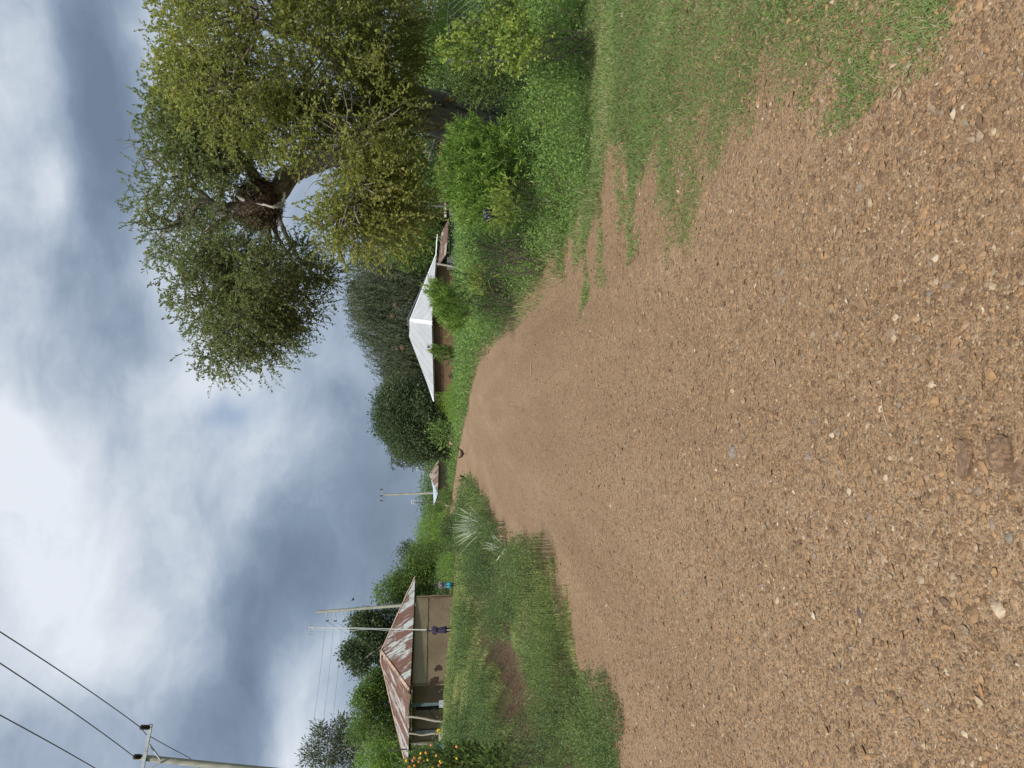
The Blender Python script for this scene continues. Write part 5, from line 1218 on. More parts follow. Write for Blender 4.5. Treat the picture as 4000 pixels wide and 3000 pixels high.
tree('pale_bush', 'yellow green bush behind the wire fence at the right edge', gbase(1850, 130, 12.5), [lob(1780, 130, 12.5, 60, 120, .8, 260), lob(1700, 170, 13.5, 35, 50, .6, 80), lob(1740, 30, 12.5, 60, 70, .8, 130)], 'leaf_bright', .055, 10, trunk_r=.04, spread=.22, cat='bush')
tree('shaded_bush', 'green bush below the small red roof right of the trunk', gbase(1800, 260, 20), [lob(1690, 250, 20, 55, 60, 1, 160), lob(1640, 230, 22, 50, 50, 1, 120)], 'leaf_mid', .09, 11, trunk_r=.05, spread=.3, cat='bush')
# left of the road
LT = [
 ('leafy_tree', 'bushy bright green tree behind the right end of the rusty roof', 62, [(1600, 2290, 80, 70, 260), (1540, 2320, 70, 60, 200), (1640, 2240, 90, 60, 260), (1680, 2320, 70, 70, 220)], 'leaf_mid', .26, 'tree'),
 ('mango_tree', 'dark tree with layered round clumps rising above the rusty roof', 58, [(1440, 2450, 50, 45, 190), (1480, 2520, 60, 60, 220), (1380, 2545, 38, 38, 130), (1405, 2590, 30, 34, 90), (1420, 2420, 50, 30, 110), (1510, 2430, 70, 50, 200)], 'leaf_dark', .30, 'tree'),
 ('round_tree', 'mid green rounded tree left of the rusty roof ridge', 60, [(1470, 2680, 60, 50, 260), (1520, 2640, 70, 60, 260), (1420, 2730, 40, 35, 120), (1510, 2740, 70, 50, 260)], 'leaf_mid', .26, 'tree'),
 ('tall_green_tree', 'dense green tree behind the veranda end of the roof', 58, [(1480, 2840, 80, 70, 380), (1420, 2780, 45, 60, 190), (1540, 2900, 70, 90, 380), (1400, 2860, 40, 40, 110)], 'leaf_mid', .24, 'tree'),
 ('edge_tree', 'yellowish green tree at the left edge behind the flowering shrub', 50, [(1530, 2990, 90, 60, 320), (1470, 2960, 70, 50, 200)], 'leaf_bright', .20, 'tree'),
]
for nm_, lb, d, lo, mt_, lf, ct in LT:
    x0, y0 = lo[0][0], np.mean([q[1] for q in lo]); dark = mt_
    tree(nm_, lb, gbase(1750, y0, d), [lob(x, y, d + rng.uniform(-1, 1), rx, ry_, px(ry_, d) * .9, n) for x, y, rx, ry_, n in lo], mt_, lf * .72, 14, trunk_r=.2, spread=.55, gaps=.24, cat=ct, shell=.6, density=1.5, gapscale=.8)
# feathery grevillea like tree
tree('feathery_tree', 'open feathery grey green tree against the sky at the left edge', gbase(1750, 2900, 66),
     [lob(1215, 2940, 66, 22, 42, 1, 34), lob(1250, 2890, 22, 1, 1, 1, 1) if False else lob(1250, 2880, 66, 22, 40, 1, 34), lob(1300, 2930, 66, 28, 50, 1.2, 44), lob(1320, 2850, 66, 22, 30, 1, 26), lob(1350, 2830, 66, 18, 28, .9, 18), lob(1350, 2920, 66, 26, 45, 1, 34), lob(1280, 2980, 66, 30, 35, 1, 34), lob(1380, 2980, 66, 40, 40, 1, 40), lob(1390, 2900, 66, 30, 40, 1, 30)],
     'leaf_greyish', .42, 14, trunk_r=.14, spread=.75, gaps=.0, wr=.2)
# hedge line along the far left of the road
HB = [ # name, label, x, y, d, rx, ry, n, material, leaf
 ('bush', 'bright green bush right of the boy in turquoise shorts', 1760, 2215, 52, 50, 50, 300, 'leaf_bright', .12),
 ('bush', 'tall lime bush with pale leaf tips between the boy and the palm', 1650, 2165, 62, 70, 55, 380, 'leaf_mid', .18),
 ('bush', 'dark rounded tree top poking above the left hedge', 1600, 2160, 80, 35, 35, 140, 'leaf_dark', .28),
 ('bush', 'broad light green bush in the middle of the left hedge', 1700, 2090, 66, 80, 70, 480, 'leaf_bright', .18),
 ('bush', 'lower dark bush at the left road bend behind the palm', 1760, 2060, 58, 45, 45, 260, 'leaf_dark', .14),
 ('bush', 'wide green bush behind the sheep', 1705, 2010, 112, 45, 50, 300, 'leaf_mid', .26),
 ('bush', 'small yellow flecked bush by the far road end', 1730, 2060, 100, 28, 35, 150, 'leaf_lime', .22),
 ('bush', 'pale green bush in front of the far house left roof', 1738, 1945, 86, 14, 32, 120, 'leaf_mid', .2),
 ('bush', 'dark bush between the far house and the resting goat', 1716, 1765, 74, 30, 24, 130, 'leaf_dark', .2),
 ('bush', 'low bright green bush at the left corner of the white roofed house', 1775, 1570, 56, 35, 70, 360, 'leaf_bright', .12),
 ('bush', 'yellowish hanging bush under the left tip of the white roof', 1735, 1560, 68, 40, 50, 260, 'leaf_lime', .15),
 ('bush', 'big leaved upright shrub right of the resting goat', 1718, 1690, 62, 26, 36, 42, 'leaf_mid', .36),
 ('bush', 'dark low shrubs at the foot of the broadleaf tree', 1740, 1660, 70, 30, 60, 220, 'leaf_dark', .18),
]
for nm_, lb, x, y, d, rx, ry_, n, mt_, lf in HB:
    w = px(ry_, d); q = gbase(x, y, d); hgt_ = P(x, y, d)[2] - q[2]
    L_ = [(P(x, y, d), np.array([w, w * .8, px(rx, d)]), int(n * .6)), (np.array([P(x, y + ry_ * .4, d)[0], d - .5, (q[2] + P(x, y, d)[2]) / 2]), np.array([w * 1.1, w * .8, max(.4, hgt_ * .6)]), int(n * .35)), (np.array([P(x, y - ry_ * .5, d)[0], d - .3, (q[2] + P(x, y, d)[2]) / 2]), np.array([w * .8, w * .7, max(.4, hgt_ * .55)]), int(n * .3))]
    tree(nm_, lb, q, L_, mt_, lf * .75, 13, trunk_r=.07, spread=lf * 2.6, density=1.4, cat='bush', gaps=.08, wr=.5, group='bushes and low trees along the road')
# distant tree belts closing the horizon
def belt(label, X0, Y0, X1, Y1, n, hmin, hmax, mat, leaf, name='tree_belt', dep=9):
    mb = MB(); t = rng.random(n); X = X0 + (X1 - X0) * t + rng.normal(size=n) * 2; Y = Y0 + (Y1 - Y0) * t + rng.uniform(-dep / 2, dep / 2, n)
    h = (hmin + (hmax - hmin) * (0.5 + 0.5 * field(np.stack([X, Y], -1), .16))) * (1 + .1 * field(np.stack([X, Y], -1), .6))
    S = np.stack([X, Y, hgt(X, Y) + h * (rng.random(n) ** .5)], 1); k = 12
    off = rng.normal(size=(n, k, 3)) * leaf * 1.8; rb = np.clip(.5 + .3 * field(S, .3) + rng.normal(size=n) * .15, 0, 1)
    leaf_quads(mb, (S[:, None] + off).reshape(-1, 3), (off + rng.normal(size=off.shape) * leaf + [0, 0, -.1]).reshape(-1, 3), leaf * rng.uniform(.6, 1.3, n * k), .5, np.clip(.6 * rb[:, None] + .4 * rng.random((n, k)), 0, 1).reshape(-1))
    prisms(mb, np.stack([X, Y, hgt(X, Y)], 1)[::20], S[::20], .12, .05, 0.0)
    return tag(mb.build(name, M[mat]), label, 'woodland', kind='stuff')
belt('far green woodland behind the distant house and road', -75, 128, 40, 150, 5000, 3.2, 5.2, 'leaf_mid', .38)
belt('green thicket rising behind the left hedge', -75, 88, -26, 122, 3200, 3.5, 5.8, 'leaf_mid', .32)
belt('green thicket left behind the rusty roofed house', -60, 66, -22, 74, 2600, 3.0, 4.5, 'leaf_mid', .28)
belt('dark woodland behind the right hand houses', 4, 95, 90, 82, 3600, 3.0, 5.5, 'leaf_dark', .34)
belt('shaded thicket beyond the big tree', 12, 34, 32, 30, 2600, 1.6, 3.0, 'leaf_dark', .16, dep=5)
belt('dark thicket under the weeping tree', -1, 79, 20, 78, 2200, 2.0, 3.4, 'leaf_dark', .25, dep=5)

# shrubs in the right roadside growth
def shrub(name, label, x, y, d, lobes, mat, leaf, wr, per, tl, cat='shrub', droop=.1, wood='twig', dirup=.7, angs=.35, bare=0):
    b = gbase(x, y, d); r = empty(name, b, label, cat); lm = MB(); tm = MB()
    for (lx, ly, ld, rx, ry_, rd_, n) in lobes:
        p_, u = in_ellipsoid(n, P(lx, ly, ld), np.array([px(ry_, ld), rd_, px(rx, ld)]), .4)
        D = u * .5 + rng.normal(size=u.shape) * .35 + [0, 0, dirup]
        twig_leaves(lm, tm, p_, D, rng.uniform(.6, 1.2, len(p_)) * tl, per, leaf, wr, droop, .003, None, angs)
        for k_ in range(max(3, n // 40)):
            e = p_[rng.integers(len(p_))]; branch_out(tm, b + rng.normal(size=3) * [.12, .12, 0], e, .006, .002, 3)
    for k_ in range(bare):
        lx, ly, ld, rx, ry_, rd_, n = lobes[k_ % len(lobes)]; e, _ = in_ellipsoid(1, P(lx, ly, ld), np.array([px(ry_, ld), rd_, px(rx, ld)]) * 1.15, .8)
        q = branch_out(tm, b + rng.normal(size=3) * [.15, .15, 0], e[0], .009, .002, 4)
        for _ in range(3): s = q[rng.integers(2, len(q))]; tube(tm, [s, s + nrm(rng.normal(size=3)) * .2], [.004, .002], 3)
    tm.build('stems', M[wood], r)
    if lm.n: lm.build('leaves', M[mat], r)
    return r
shrub('narrow_leaf_shrub', 'large bright green shrub with narrow feathery leaves in front of the big trunk', 2000, 660, 9.6,
      [(1860, 560, 9.6, 80, 80, .5, 170), (1850, 680, 9.6, 110, 110, .6, 330), (1900, 780, 9.6, 110, 90, .5, 240), (1960, 620, 9.5, 110, 110, .5, 240), (1790, 590, 9.8, 30, 70, .4, 60)], 'leaf_bright', .085, .15, 16, .20, angs=.75)
shrub('fern_shrub', 'small bright green shrub with drooping narrow leaves in front of the white roof', 1850, 1200, 17,
      [(1735, 1150, 17, 38, 34, .4, 90), (1760, 1200, 17, 45, 45, .5, 150), (1790, 1230, 16.8, 40, 50, .5, 130), (1700, 1130, 17, 20, 20, .3, 26)], 'leaf_bright', .11, .15, 14, .26, angs=.8)
shrub('conical_shrub', 'small upright green shrub before the left wall of the white roofed house', 1800, 1375, 24, [(1725, 1372, 24, 30, 20, .3, 60), (1760, 1385, 24, 30, 30, .3, 60)], 'leaf_mid', .10, .3, 12, .25, dirup=1.2)
shrub('tangled_shrub', 'tangle of bare grey brown twigs with a few leaves in the right roadside growth', 1900, 1160, 14, [(1850, 1150, 14, 60, 90, .6, 40), (1820, 1100, 14, 60, 60, .5, 20)], 'leaf_mid', .05, .5, 8, .2, bare=34)
shrub('dry_weeds', 'purplish dry stems among the weeds below the slatted shed', 1950, 1000, 11, [(1890, 980, 11, 60, 80, .5, 30)], 'leaf_mid', .04, .5, 8, .15, bare=26)
shrub('lime_shrub', 'yellow green spindly shrub between the tangle and the narrow leaf shrub', 1950, 1070, 12, [(1880, 1090, 12, 40, 60, .4, 80)], 'leaf_lime', .05, .4, 9, .18)
shrub('vine_heap', 'heap of small leaved vines grown over wire beside the leaning post', 1980, 300, 9.4,
      [(1830, 300, 9.4, 70, 80, .35, 330), (1905, 310, 9.3, 75, 90, .4, 330), (1800, 240, 9.5, 50, 40, .3, 120), (1940, 250, 9.1, 60, 90, .4, 220)], 'leaf_mid', .030, .6, 12, .14, angs=.9)
shrub('creeper', 'round leaved creeper climbing the wire fence at the right edge', 1980, 120, 7.4,
      [(1800, 190, 7.6, 60, 60, .2, 90), (1900, 150, 7.4, 100, 90, .25, 120), (1990, 60, 7.2, 70, 100, .3, 150), (2040, 180, 7.0, 60, 80, .25, 130)], 'leaf_lime', .042, .75, 8, .16, angs=1.0)
shrub('yellow_weeds', 'yellow green weeds at the front of the shrubs beside the black bag', 2050, 760, 8.6, [(1980, 760, 8.6, 50, 60, .3, 70), (1990, 830, 8.6, 60, 40, .3, 50)], 'leaf_lime', .05, .4, 9, .16)

# flowering lantana at the left edge
fl = shrub('flowering_shrub', 'shrub with small orange and yellow flower heads at the left edge', 1900, 2985, 11.5,
      [(1690, 3010, 11.5, 100, 55, .4, 240), (1770, 2990, 11.5, 50, 45, .4, 160), (1640, 3005, 11.5, 60, 35, .35, 80), (1700, 2925, 11.6, 30, 12, .15, 10), (1800, 2990, 11.4, 70, 60, .4, 180), (1850, 2975, 11.4, 60, 50, .4, 160), (1910, 2990, 11.2, 60, 50, .4, 160), (1960, 3000, 11, 60, 60, .4, 160)], 'leaf_mid', .05, .5, 9, .18)
def flower_head(par, c, r, mat, name='flower'):
    mb = MB()
    for k_ in range(12):
        u_ = nrm(rng.normal(size=3) + [0, -.4, .6]); a_ = c + u_ * r * .6; s_ = nrm(np.cross(u_, rng.normal(size=3))) * r * .4; t_ = np.cross(u_, s_)
        mb.add([a_ + s_, a_ + t_, a_ - s_, a_ - t_, c], [(0, 1, 2), (0, 2, 3), (0, 4, 1), (1, 4, 2), (2, 4, 3), (3, 4, 0)])
    return mb.build(name, M[mat], par)
for (x, y, m_) in ((1685, 2910, 'petal_pink'), (1613, 2970, 'petal_pink'), (1642, 2960, 'petal_orange'), (1645, 2943, 'petal_yellow'), (1620, 2960, 'petal_orange'), (1705, 2950, 'petal_orange'), (1720, 2972, 'petal_yellow'), (1722, 2978, 'petal_orange'), (1620, 2990, 'petal_orange'), (1588, 2970, 'petal_yellow'),
        (1636, 2976, 'petal_orange'), (1784, 2917, 'petal_orange'), (1785, 2962, 'petal_yellow'), (1664, 2940, 'petal_orange'), (1715, 2990, 'petal_pink'), (1600, 2995, 'petal_orange'), (1690, 2995, 'petal_yellow'), (1800, 2980, 'petal_orange'), (1760, 2985, 'petal_orange'), (1672, 2968, 'petal_yellow')):
    flower_head(fl, P(x, y, 11.25), .032, m_)

# pale spiky plants on the left of the road
def aloe(label, x, y, d, n, L, spread):
    b = ground_hit(x, y) if d is None else gbase(x, y, d); r = empty('spiky_plant', b, label, 'plant')
    for k_ in range(n):
        a = rng.uniform(0, 6.28); tl = rng.uniform(.05, 1) * spread; dr = nrm(np.array([math.cos(a) * tl, math.sin(a) * tl * .7, 1.0])); l_ = L * rng.uniform(.7, 1.1); s = nrm(np.cross(dr, [0, 1, .1])); w = .030
        V = []; t = np.linspace(0, 1, 5)
        for q in t:
            c_ = b + dr * l_ * q + np.array([0, 0, -.18 * l_ * q * q * tl]); ww = w * (1 - q ** 2) + .002; nn = np.cross(s, dr)
            V += [c_ + s * ww, c_ + nn * .006, c_ - s * ww, c_ - nn * .012]
        mb = MB(); mb.add(V, [(4 * i + j, 4 * i + (j + 1) % 4, 4 * i + 4 + (j + 1) % 4, 4 * i + 4 + j) for i in range(4) for j in range(4)]); mb.build('leaf', M['aloe'], r)
aloe('fan of long pale grey green blades at the left roadside', 1870, 2050, 22, 38, 1.3, 1.0)
aloe('smaller clump of pale blades between the fan and the ditch', 1938, 2140, 17, 16, .62, 1.1)

# wire fence at the right edge
q0 = gbase(1990, 165, 7.9)
fc = empty('wire_fence', q0, 'sagging wire mesh fence held by a leaning forked grey post at the right edge', 'fence')
mb = MB(); tube(mb, curve_pts([P(2010, 140, 7.7), P(1960, 170, 7.8), P(1880, 195, 7.9), P(1800, 222, 8.0), P(1740, 240, 8.05)], 5), np.linspace(.035, .022, 21), 7, bump=.08); mb.build('post', M['bark_grey'], fc, True)
mb = MB(); tube(mb, curve_pts([P(1985, 235, 8.1), P(1880, 240, 8.05), P(1800, 238, 8.03), P(1735, 232, 8.02)], 5), .016, 6); mb.build('post', M['bark_grey'], fc, True)
mb = MB()
def fpt(u, v): x = 1740 + 250 * v; y = 236 - 30 * v - u * 400; return P(x + 25 * u * math.sin(v * 3 + 1), y, 7.95 - u * 1.6)
for k_ in range(-7, 16):
    for s in (1, -1):
        pts = []
        for v in np.linspace(0, 1, 14):
            u = (k_ / 15.0) + s * v * .5 - (0 if s == 1 else -.25)
            if 0 <= u <= 1.05: pts.append(fpt(u, v) + rng.normal(size=3) * .006)
        if len(pts) > 2: tube(mb, pts, .0018, 3, caps=False)
for v in (0.0, .5, 1.0): tube(mb, [fpt(u, v) for u in np.linspace(0, 1.05, 12)], .0025, 3)
mb.build('wire_mesh', M['mesh_wire'], fc)

# black plastic bag in the growth
q = P(1912, 838, 9.0); mb = MB(); ph, tt = np.meshgrid(np.linspace(0, math.pi, 14), np.linspace(0, 2 * math.pi, 22, endpoint=False), indexing='ij')
V = np.stack([np.sin(ph) * np.cos(tt), np.sin(ph) * np.sin(tt), np.cos(ph)], -1); V = q + V * np.array([.09, .07, .07]) * (1 + .35 * field(V + 3, 4)[..., None])
M['black_plastic'] = flat_mat('black_plastic', (0.012, 0.014, 0.025), 0.3, .2); mb.add(V.reshape(-1, 3), [(i * 22 + j, i * 22 + (j + 1) % 22, (i + 1) * 22 + (j + 1) % 22, (i + 1) * 22 + j) for i in range(13) for j in range(22)])
tag(mb.build('plastic_bag', M['black_plastic'], origin=q), 'crumpled black plastic bag caught in the right roadside weeds', 'bag')
def litter(x, y, s, label, mat='white_plastic', name='litter'):
    q = ground_hit(x, y); mb = MB(); n = 6; V = []
    for i in range(n):
        for j in range(n): V.append(q + [s * (i / n - .5), s * .8 * (j / n - .5), .012 + .25 * s * abs(float(field(np.array([i * .5 + x, j * .5, 0]), 1)))])
    V += [v - np.array([0, 0, .004]) for v in V]; m2 = n * n
    F = [(i * n + j, i * n + j + 1, (i + 1) * n + j + 1, (i + 1) * n + j) for i in range(n - 1) for j in range(n - 1)]; F += [tuple(m2 + a for a in f[::-1]) for f in F]
    mb.add(V, F); tag(mb.build(name, M[mat], origin=q), label, 'litter')
litter(2436, 58, .05, 'white scrap lying in the near right grass'); litter(2400, 530, .045, 'pale green white leaf scrap on the right grass')
litter(2003, 1572, .06, 'tiny white paper speck on the middle of the road'); litter(1912, 2714, .08, 'white scrap in the weeds by the left ditch'); litter(2053, 2508, .05, 'small pale scrap in the brown clods of the left ditch')
litter(3470, 1625, .012, 'dry straw on the gravel', 'straw') if False else None
qa, qb = ground_hit(3455, 1560), ground_hit(3478, 1660); mb = MB(); tube(mb, [qa + [0, 0, .012], (qa + qb) / 2 + [0, 0.004, .014], qb + [0, 0, .012]], .0025, 4); tag(mb.build('straw', M['straw'], origin=qa), 'single pale straw lying on the near gravel', 'straw')
qa = ground_hit(2080, 1445); mb = MB(); tube(mb, [qa + [-.12, 0, .02], qa + [.02, .01, .025], qa + [.14, -.02, .02]], .012, 5); tag(mb.build('dry_leaf', M['straw'], origin=qa), 'yellow dry leaf strip on the road near the right bushes', 'leaf')

# weaver nests in the weeping tree
for (x, y, r, lb) in ((1545, 1190, 12, 'upper right straw ball nest in the weeping tree'), (1535, 1235, 11, 'second straw ball nest just left of the upper right one'), (1575, 1358, 13, 'large straw ball nest in the left half of the weeping tree'), (1552, 1362, 10, 'small straw nest just above the large left one'), (1596, 1268, 9, 'straw nest right above the white roof ridge'), (1590, 1460, 10, 'dark reddish nest at the far left of the weeping tree')):
    d = 74.0; q = P(x, y, d); s = px(r * .8, d); mb = MB(); n = 260; u = nrm(rng.normal(size=(n, 3))); c0 = q + u * s * rng.uniform(.75, 1.0, (n, 1)) * [1, .9, 1.1]; dr = nrm(np.cross(u, rng.normal(size=(n, 3))))
    prisms(mb, c0 - dr * s * .45, c0 + dr * s * .45, s * .06, s * .04); lathe(mb, q + [0, 0, -s * .8], [(s * .1, 0), (s * .6, s * .25), (s * .85, s * .8), (s * .6, s * 1.4), (s * .1, s * 1.65)], 12)
    tag(mb.build('weaver_nest', M['old_straw'], origin=q), lb, 'nest', 'round straw nests in the weeping tree')

# ------------------------------------------------------------------ people and animals
def skinned(name, verts, edges, radii, mat, parent, root=0, sub=1):
    me = bpy.data.meshes.new(name); me.from_pydata([tuple(map(float, v)) for v in verts], edges, []); o = bpy.data.objects.new(name, me); COL.objects.link(o); o.parent = parent
    md = o.modifiers.new('skin', 'SKIN'); md.use_smooth_shade = True
    if not me.skin_vertices: me.skin_vertices.new() if hasattr(me.skin_vertices, 'new') else None
    sv = me.skin_vertices[0].data
    for i, r in enumerate(radii):
        rr_ = r if isinstance(r, tuple) else (r, r); sv[i].radius = rr_; sv[i].use_root = (i == root)
    ss = o.modifiers.new('sub', 'SUBSURF'); ss.levels = sub; ss.render_levels = sub
    me.materials.append(mat); return o
def ell(mb, c, r, n=14, k=9):
    ph, tt = np.meshgrid(np.linspace(0, math.pi, k), np.linspace(0, 2 * math.pi, n, endpoint=False), indexing='ij')
    V = np.array(c) + np.stack([np.sin(ph) * np.cos(tt), np.sin(ph) * np.sin(tt), np.cos(ph)], -1) * np.array(r)
    mb.add(V.reshape(-1, 3), [(i * n + j, i * n + (j + 1) % n, (i + 1) * n + (j + 1) % n, (i + 1) * n + j) for i in range(k - 1) for j in range(n)])
def cloth_tube(mb, rings, n=18):
    """rings: (centre, rx, ry, fold)"""
    V = []; th = np.linspace(0, 2 * math.pi, n, endpoint=False)
    for c, rx, ry_, f in rings:
        rr_ = 1 + f * np.sin(th * 5 + c[2] * 9); V += [(c[0] + rx * r * math.cos(t), c[1] + ry_ * r * math.sin(t), c[2]) for t, r in zip(th, rr_)]
    k = len(rings); mb.add(V, [(i * n + j, i * n + (j + 1) % n, (i + 1) * n + (j + 1) % n, (i + 1) * n + j) for i in range(k - 1) for j in range(n)])
def person(q, H, label, girl=True, rz=0.0):
    """standing child with folded arms; local frame faces -y"""
    r = empty('person', q, label, 'person', rz=rz); s = H / 1.35
    V = []; E = []; R = []
    def add(p, rad, link=None):
        V.append(np.array(p) * s); R.append(tuple(x * s for x in rad) if isinstance(rad, tuple) else rad * s); i = len(V) - 1
        if link is not None: E.append((link, i))
        return i
    hip = add((0, 0, .70), (.105, .075)); waist = add((0, 0, .84), (.09, .065), hip); chest = add((0, .005, .98), (.115, .07), waist); neckb = add((0, 0, 1.09), (.05, .045), chest)
    neck = add((0, -.005, 1.135), .036, neckb); hd = add((0, -.01, 1.20), (.062, .068), neck); hd2 = add((0, -.01, 1.27), (.074, .082), hd); add((0, -.005, 1.33), (.05, .055), hd2)
    for sd in (-1, 1):
        sh_ = add((sd * .135, 0, 1.045), .042, chest); el = add((sd * .185, -.01, .84), .032, sh_)
        wr = add((-sd * .02, -.135 - .03 * sd, .87 + .035 * sd), .022, el); pm = add((-sd * .085, -.13 - .03 * sd, .885 + .03 * sd), (.026, .014), wr)
        for k_ in range(4): f1_ = add((-sd * .115, -.125 - .03 * sd, .865 + .03 * sd + .013 * k_), .008, pm); add((-sd * (.14 - .004 * abs(k_ - 1.5)), -.105 - .03 * sd, .863 + .03 * sd + .013 * k_), .007, f1_)
        t1 = add((-sd * .075, -.14 - .03 * sd, .92 + .03 * sd), .009, wr); add((-sd * .10, -.13 - .03 * sd, .935 + .03 * sd), .007, t1)
        hp = add((sd * .062, 0, .62), .075, hip); kn = add((sd * .065, -.012, .36), .048, hp); cf = add((sd * .066, .008, .24), .042, kn); an = add((sd * .065, .01, .07), .026, cf)
        ft = add((sd * .068, -.05, .025), (.028, .02), an); add((sd * .072, -.11, .016), (.03, .013), ft)
    skinned('body', V, E, R, M['skin'], r)
    loc = lambda x, y, z: np.array([x, y, z]) * s + np.array(q)
    mb = MB(); ell(mb, loc(0, .012, 1.285), np.array([.08, .088, .075]) * s); mb.build('hair', M['hair'], r, True)
    mb = MB(); ell(mb, loc(0, -.098, 1.235), np.array([.014, .016, .018]) * s, 8, 5); mb.build('nose', M['skin'], r, True)
    for sd in (-1, 1): mb = MB(); ell(mb, loc(sd * .028, -.088, 1.262), np.array([.011, .007, .007]) * s, 8, 5); mb.build('eye', M['eye'], r, True)
    for sd in (-1, 1): mb = MB(); ell(mb, loc(sd * .078, .0, 1.245), np.array([.01, .02, .026]) * s, 8, 5); mb.build('ear', M['skin'], r, True)
    mb = MB(); ell(mb, loc(0, -.089, 1.20), np.array([.022, .007, .007]) * s, 8, 5); mb.build('mouth', M['lips'], r, True)
    top, bot = ('dress', None) if girl else ('shirt', 'shorts')
    mb = MB()
    if girl: rings = [(loc(0, 0, z), rx * s, ry_ * s, f) for z, rx, ry_, f in ((1.10, .055, .05, 0), (1.075, .12, .07, 0), (1.0, .138, .088, .01), (.86, .118, .085, .01), (.76, .13, .095, .02), (.60, .155, .115, .04), (.45, .17, .125, .06), (.32, .178, .13, .08), (.318, .165, .12, .08))]
    else: rings = [(loc(0, 0, z), rx * s, ry_ * s, f) for z, rx, ry_, f in ((1.10, .055, .05, 0), (1.075, .12, .07, 0), (1.0, .145, .092, .01), (.86, .14, .095, .02), (.72, .15, .10, .03), (.60, .155, .105, .04), (.598, .14, .09, .04))]
    cloth_tube(mb, rings)
    for sd in (-1, 1): tube(mb, [loc(sd * .12, 0, 1.055), loc(sd * .16, 0, .98), loc(sd * .186, -.01, .89)], [.05 * s, .052 * s, .055 * s], 9)
    mb.build(top, M['dress'] if girl else M['shirt'], r, True)
    if not girl:
        mb = MB()
        for sd in (-1, 1): cloth_tube(mb, [(loc(sd * .05, 0, .64), .10 * s, .10 * s, 0), (loc(sd * .075, 0, .5), .10 * s, .10 * s, .03), (loc(sd * .09, 0, .36), .098 * s, .098 * s, .05), (loc(sd * .09, 0, .358), .085 * s, .085 * s, .05)])
        mb.build(bot, M['shorts'], r, True)
    return r
M['hair'] = flat_mat('hair', (0.012, 0.01, 0.01), .9, .3, 60); M['eye'] = flat_mat('eye', (0.35, 0.33, 0.3), .3, .1); M['lips'] = flat_mat('lips', (0.07, 0.03, 0.028), .5, .1)
M['dress'] = flat_mat('dress', (0.032, 0.023, 0.06), .85, .3, 14); M['shorts'] = flat_mat('shorts', (0.04, 0.34, 0.50), .8, .1, 14)
M['pale_shirt'] = flat_mat('pale_shirt', (0.52, 0.48, 0.36), .85, .2, 14)
mt, nt, b_ = new_mat('shirt'); nz = noise_n(nt, pos_n(nt), 11, 2); nt.links.new(ramp(nt, nz.outputs['Fac'], [(0.44, (.03, .03, .045)), (.49, (.12, .11, .14)), (.52, (.55, .55, .6)), (.57, (.05, .045, .06))]), b_.inputs['Base Color']); b_.inputs['Roughness'].default_value = .85; M['shirt'] = mt
g = gbase(1762, 2460, 38.6); person(g, 1.42, 'girl in a dark purple dress standing with folded arms before the mud wall', True, .12)
g = gbase(1785, 2284, 41.5); person(g, 1.34, 'boy in a dark patterned shirt and turquoise shorts with folded arms by the bushes', False, -.1)
# small child sitting on the veranda
g = to_ground(1752, 2880, 42.3); r = empty('person', g, 'small child in a pale shirt sitting on the ground beside the bucket', 'person', rz=.5)
V = [(0, 0, .10), (0, .01, .24), (0, -.01, .34), (0, -.03, .40), (0, -.05, .46), (0, -.05, .53)]; E = [(0, 1), (1, 2), (2, 3), (3, 4), (4, 5)]; Rr = [(.10, .09), (.095, .07), (.09, .06), .03, (.06, .065), (.045, .05)]
for sd in (-1, 1):
    i = len(V); V += [(sd * .11, -.01, .34), (sd * .14, -.09, .24), (sd * .09, -.19, .20), (sd * .08, -.23, .19)]; E += [(2, i), (i, i + 1), (i + 1, i + 2), (i + 2, i + 3)]; Rr += [.03, .025, .018, (.02, .012)]
    for k_ in range(5): V.append((sd * (.055 + .012 * k_), -.26 - .006 * (k_ % 3), .185)); E.append((i + 3, len(V) - 1)); Rr.append(.006)
    i = len(V); V += [(sd * .09, -.08, .11), (sd * .12, -.22, .20), (sd * .11, -.27, .05), (sd * .11, -.34, .025)]; E += [(0, i), (i, i + 1), (i + 1, i + 2), (i + 2, i + 3)]; Rr += [.06, .038, .025, (.025, .015)]
skinned('body', V, E, Rr, M['skin'], r)
L2 = lambda x, y, z: np.array([x, y, z]) + g
mb = MB(); cloth_tube(mb, [(L2(0, -.01, .385), .05, .045, 0), (L2(0, 0, .36), .10, .075, 0), (L2(0, 0, .26), .115, .09, .02), (L2(0, 0, .12), .13, .115, .04)]); 
for sd in (-1, 1): tube(mb, [L2(sd * .10, -.01, .35), L2(sd * .14, -.08, .26)], [.042, .045], 8)
mb.build('shirt', M['pale_shirt'], r, True); mb = MB(); ell(mb, L2(0, -.035, .505), (.068, .072, .062)); mb.build('hair', M['hair'], r, True)

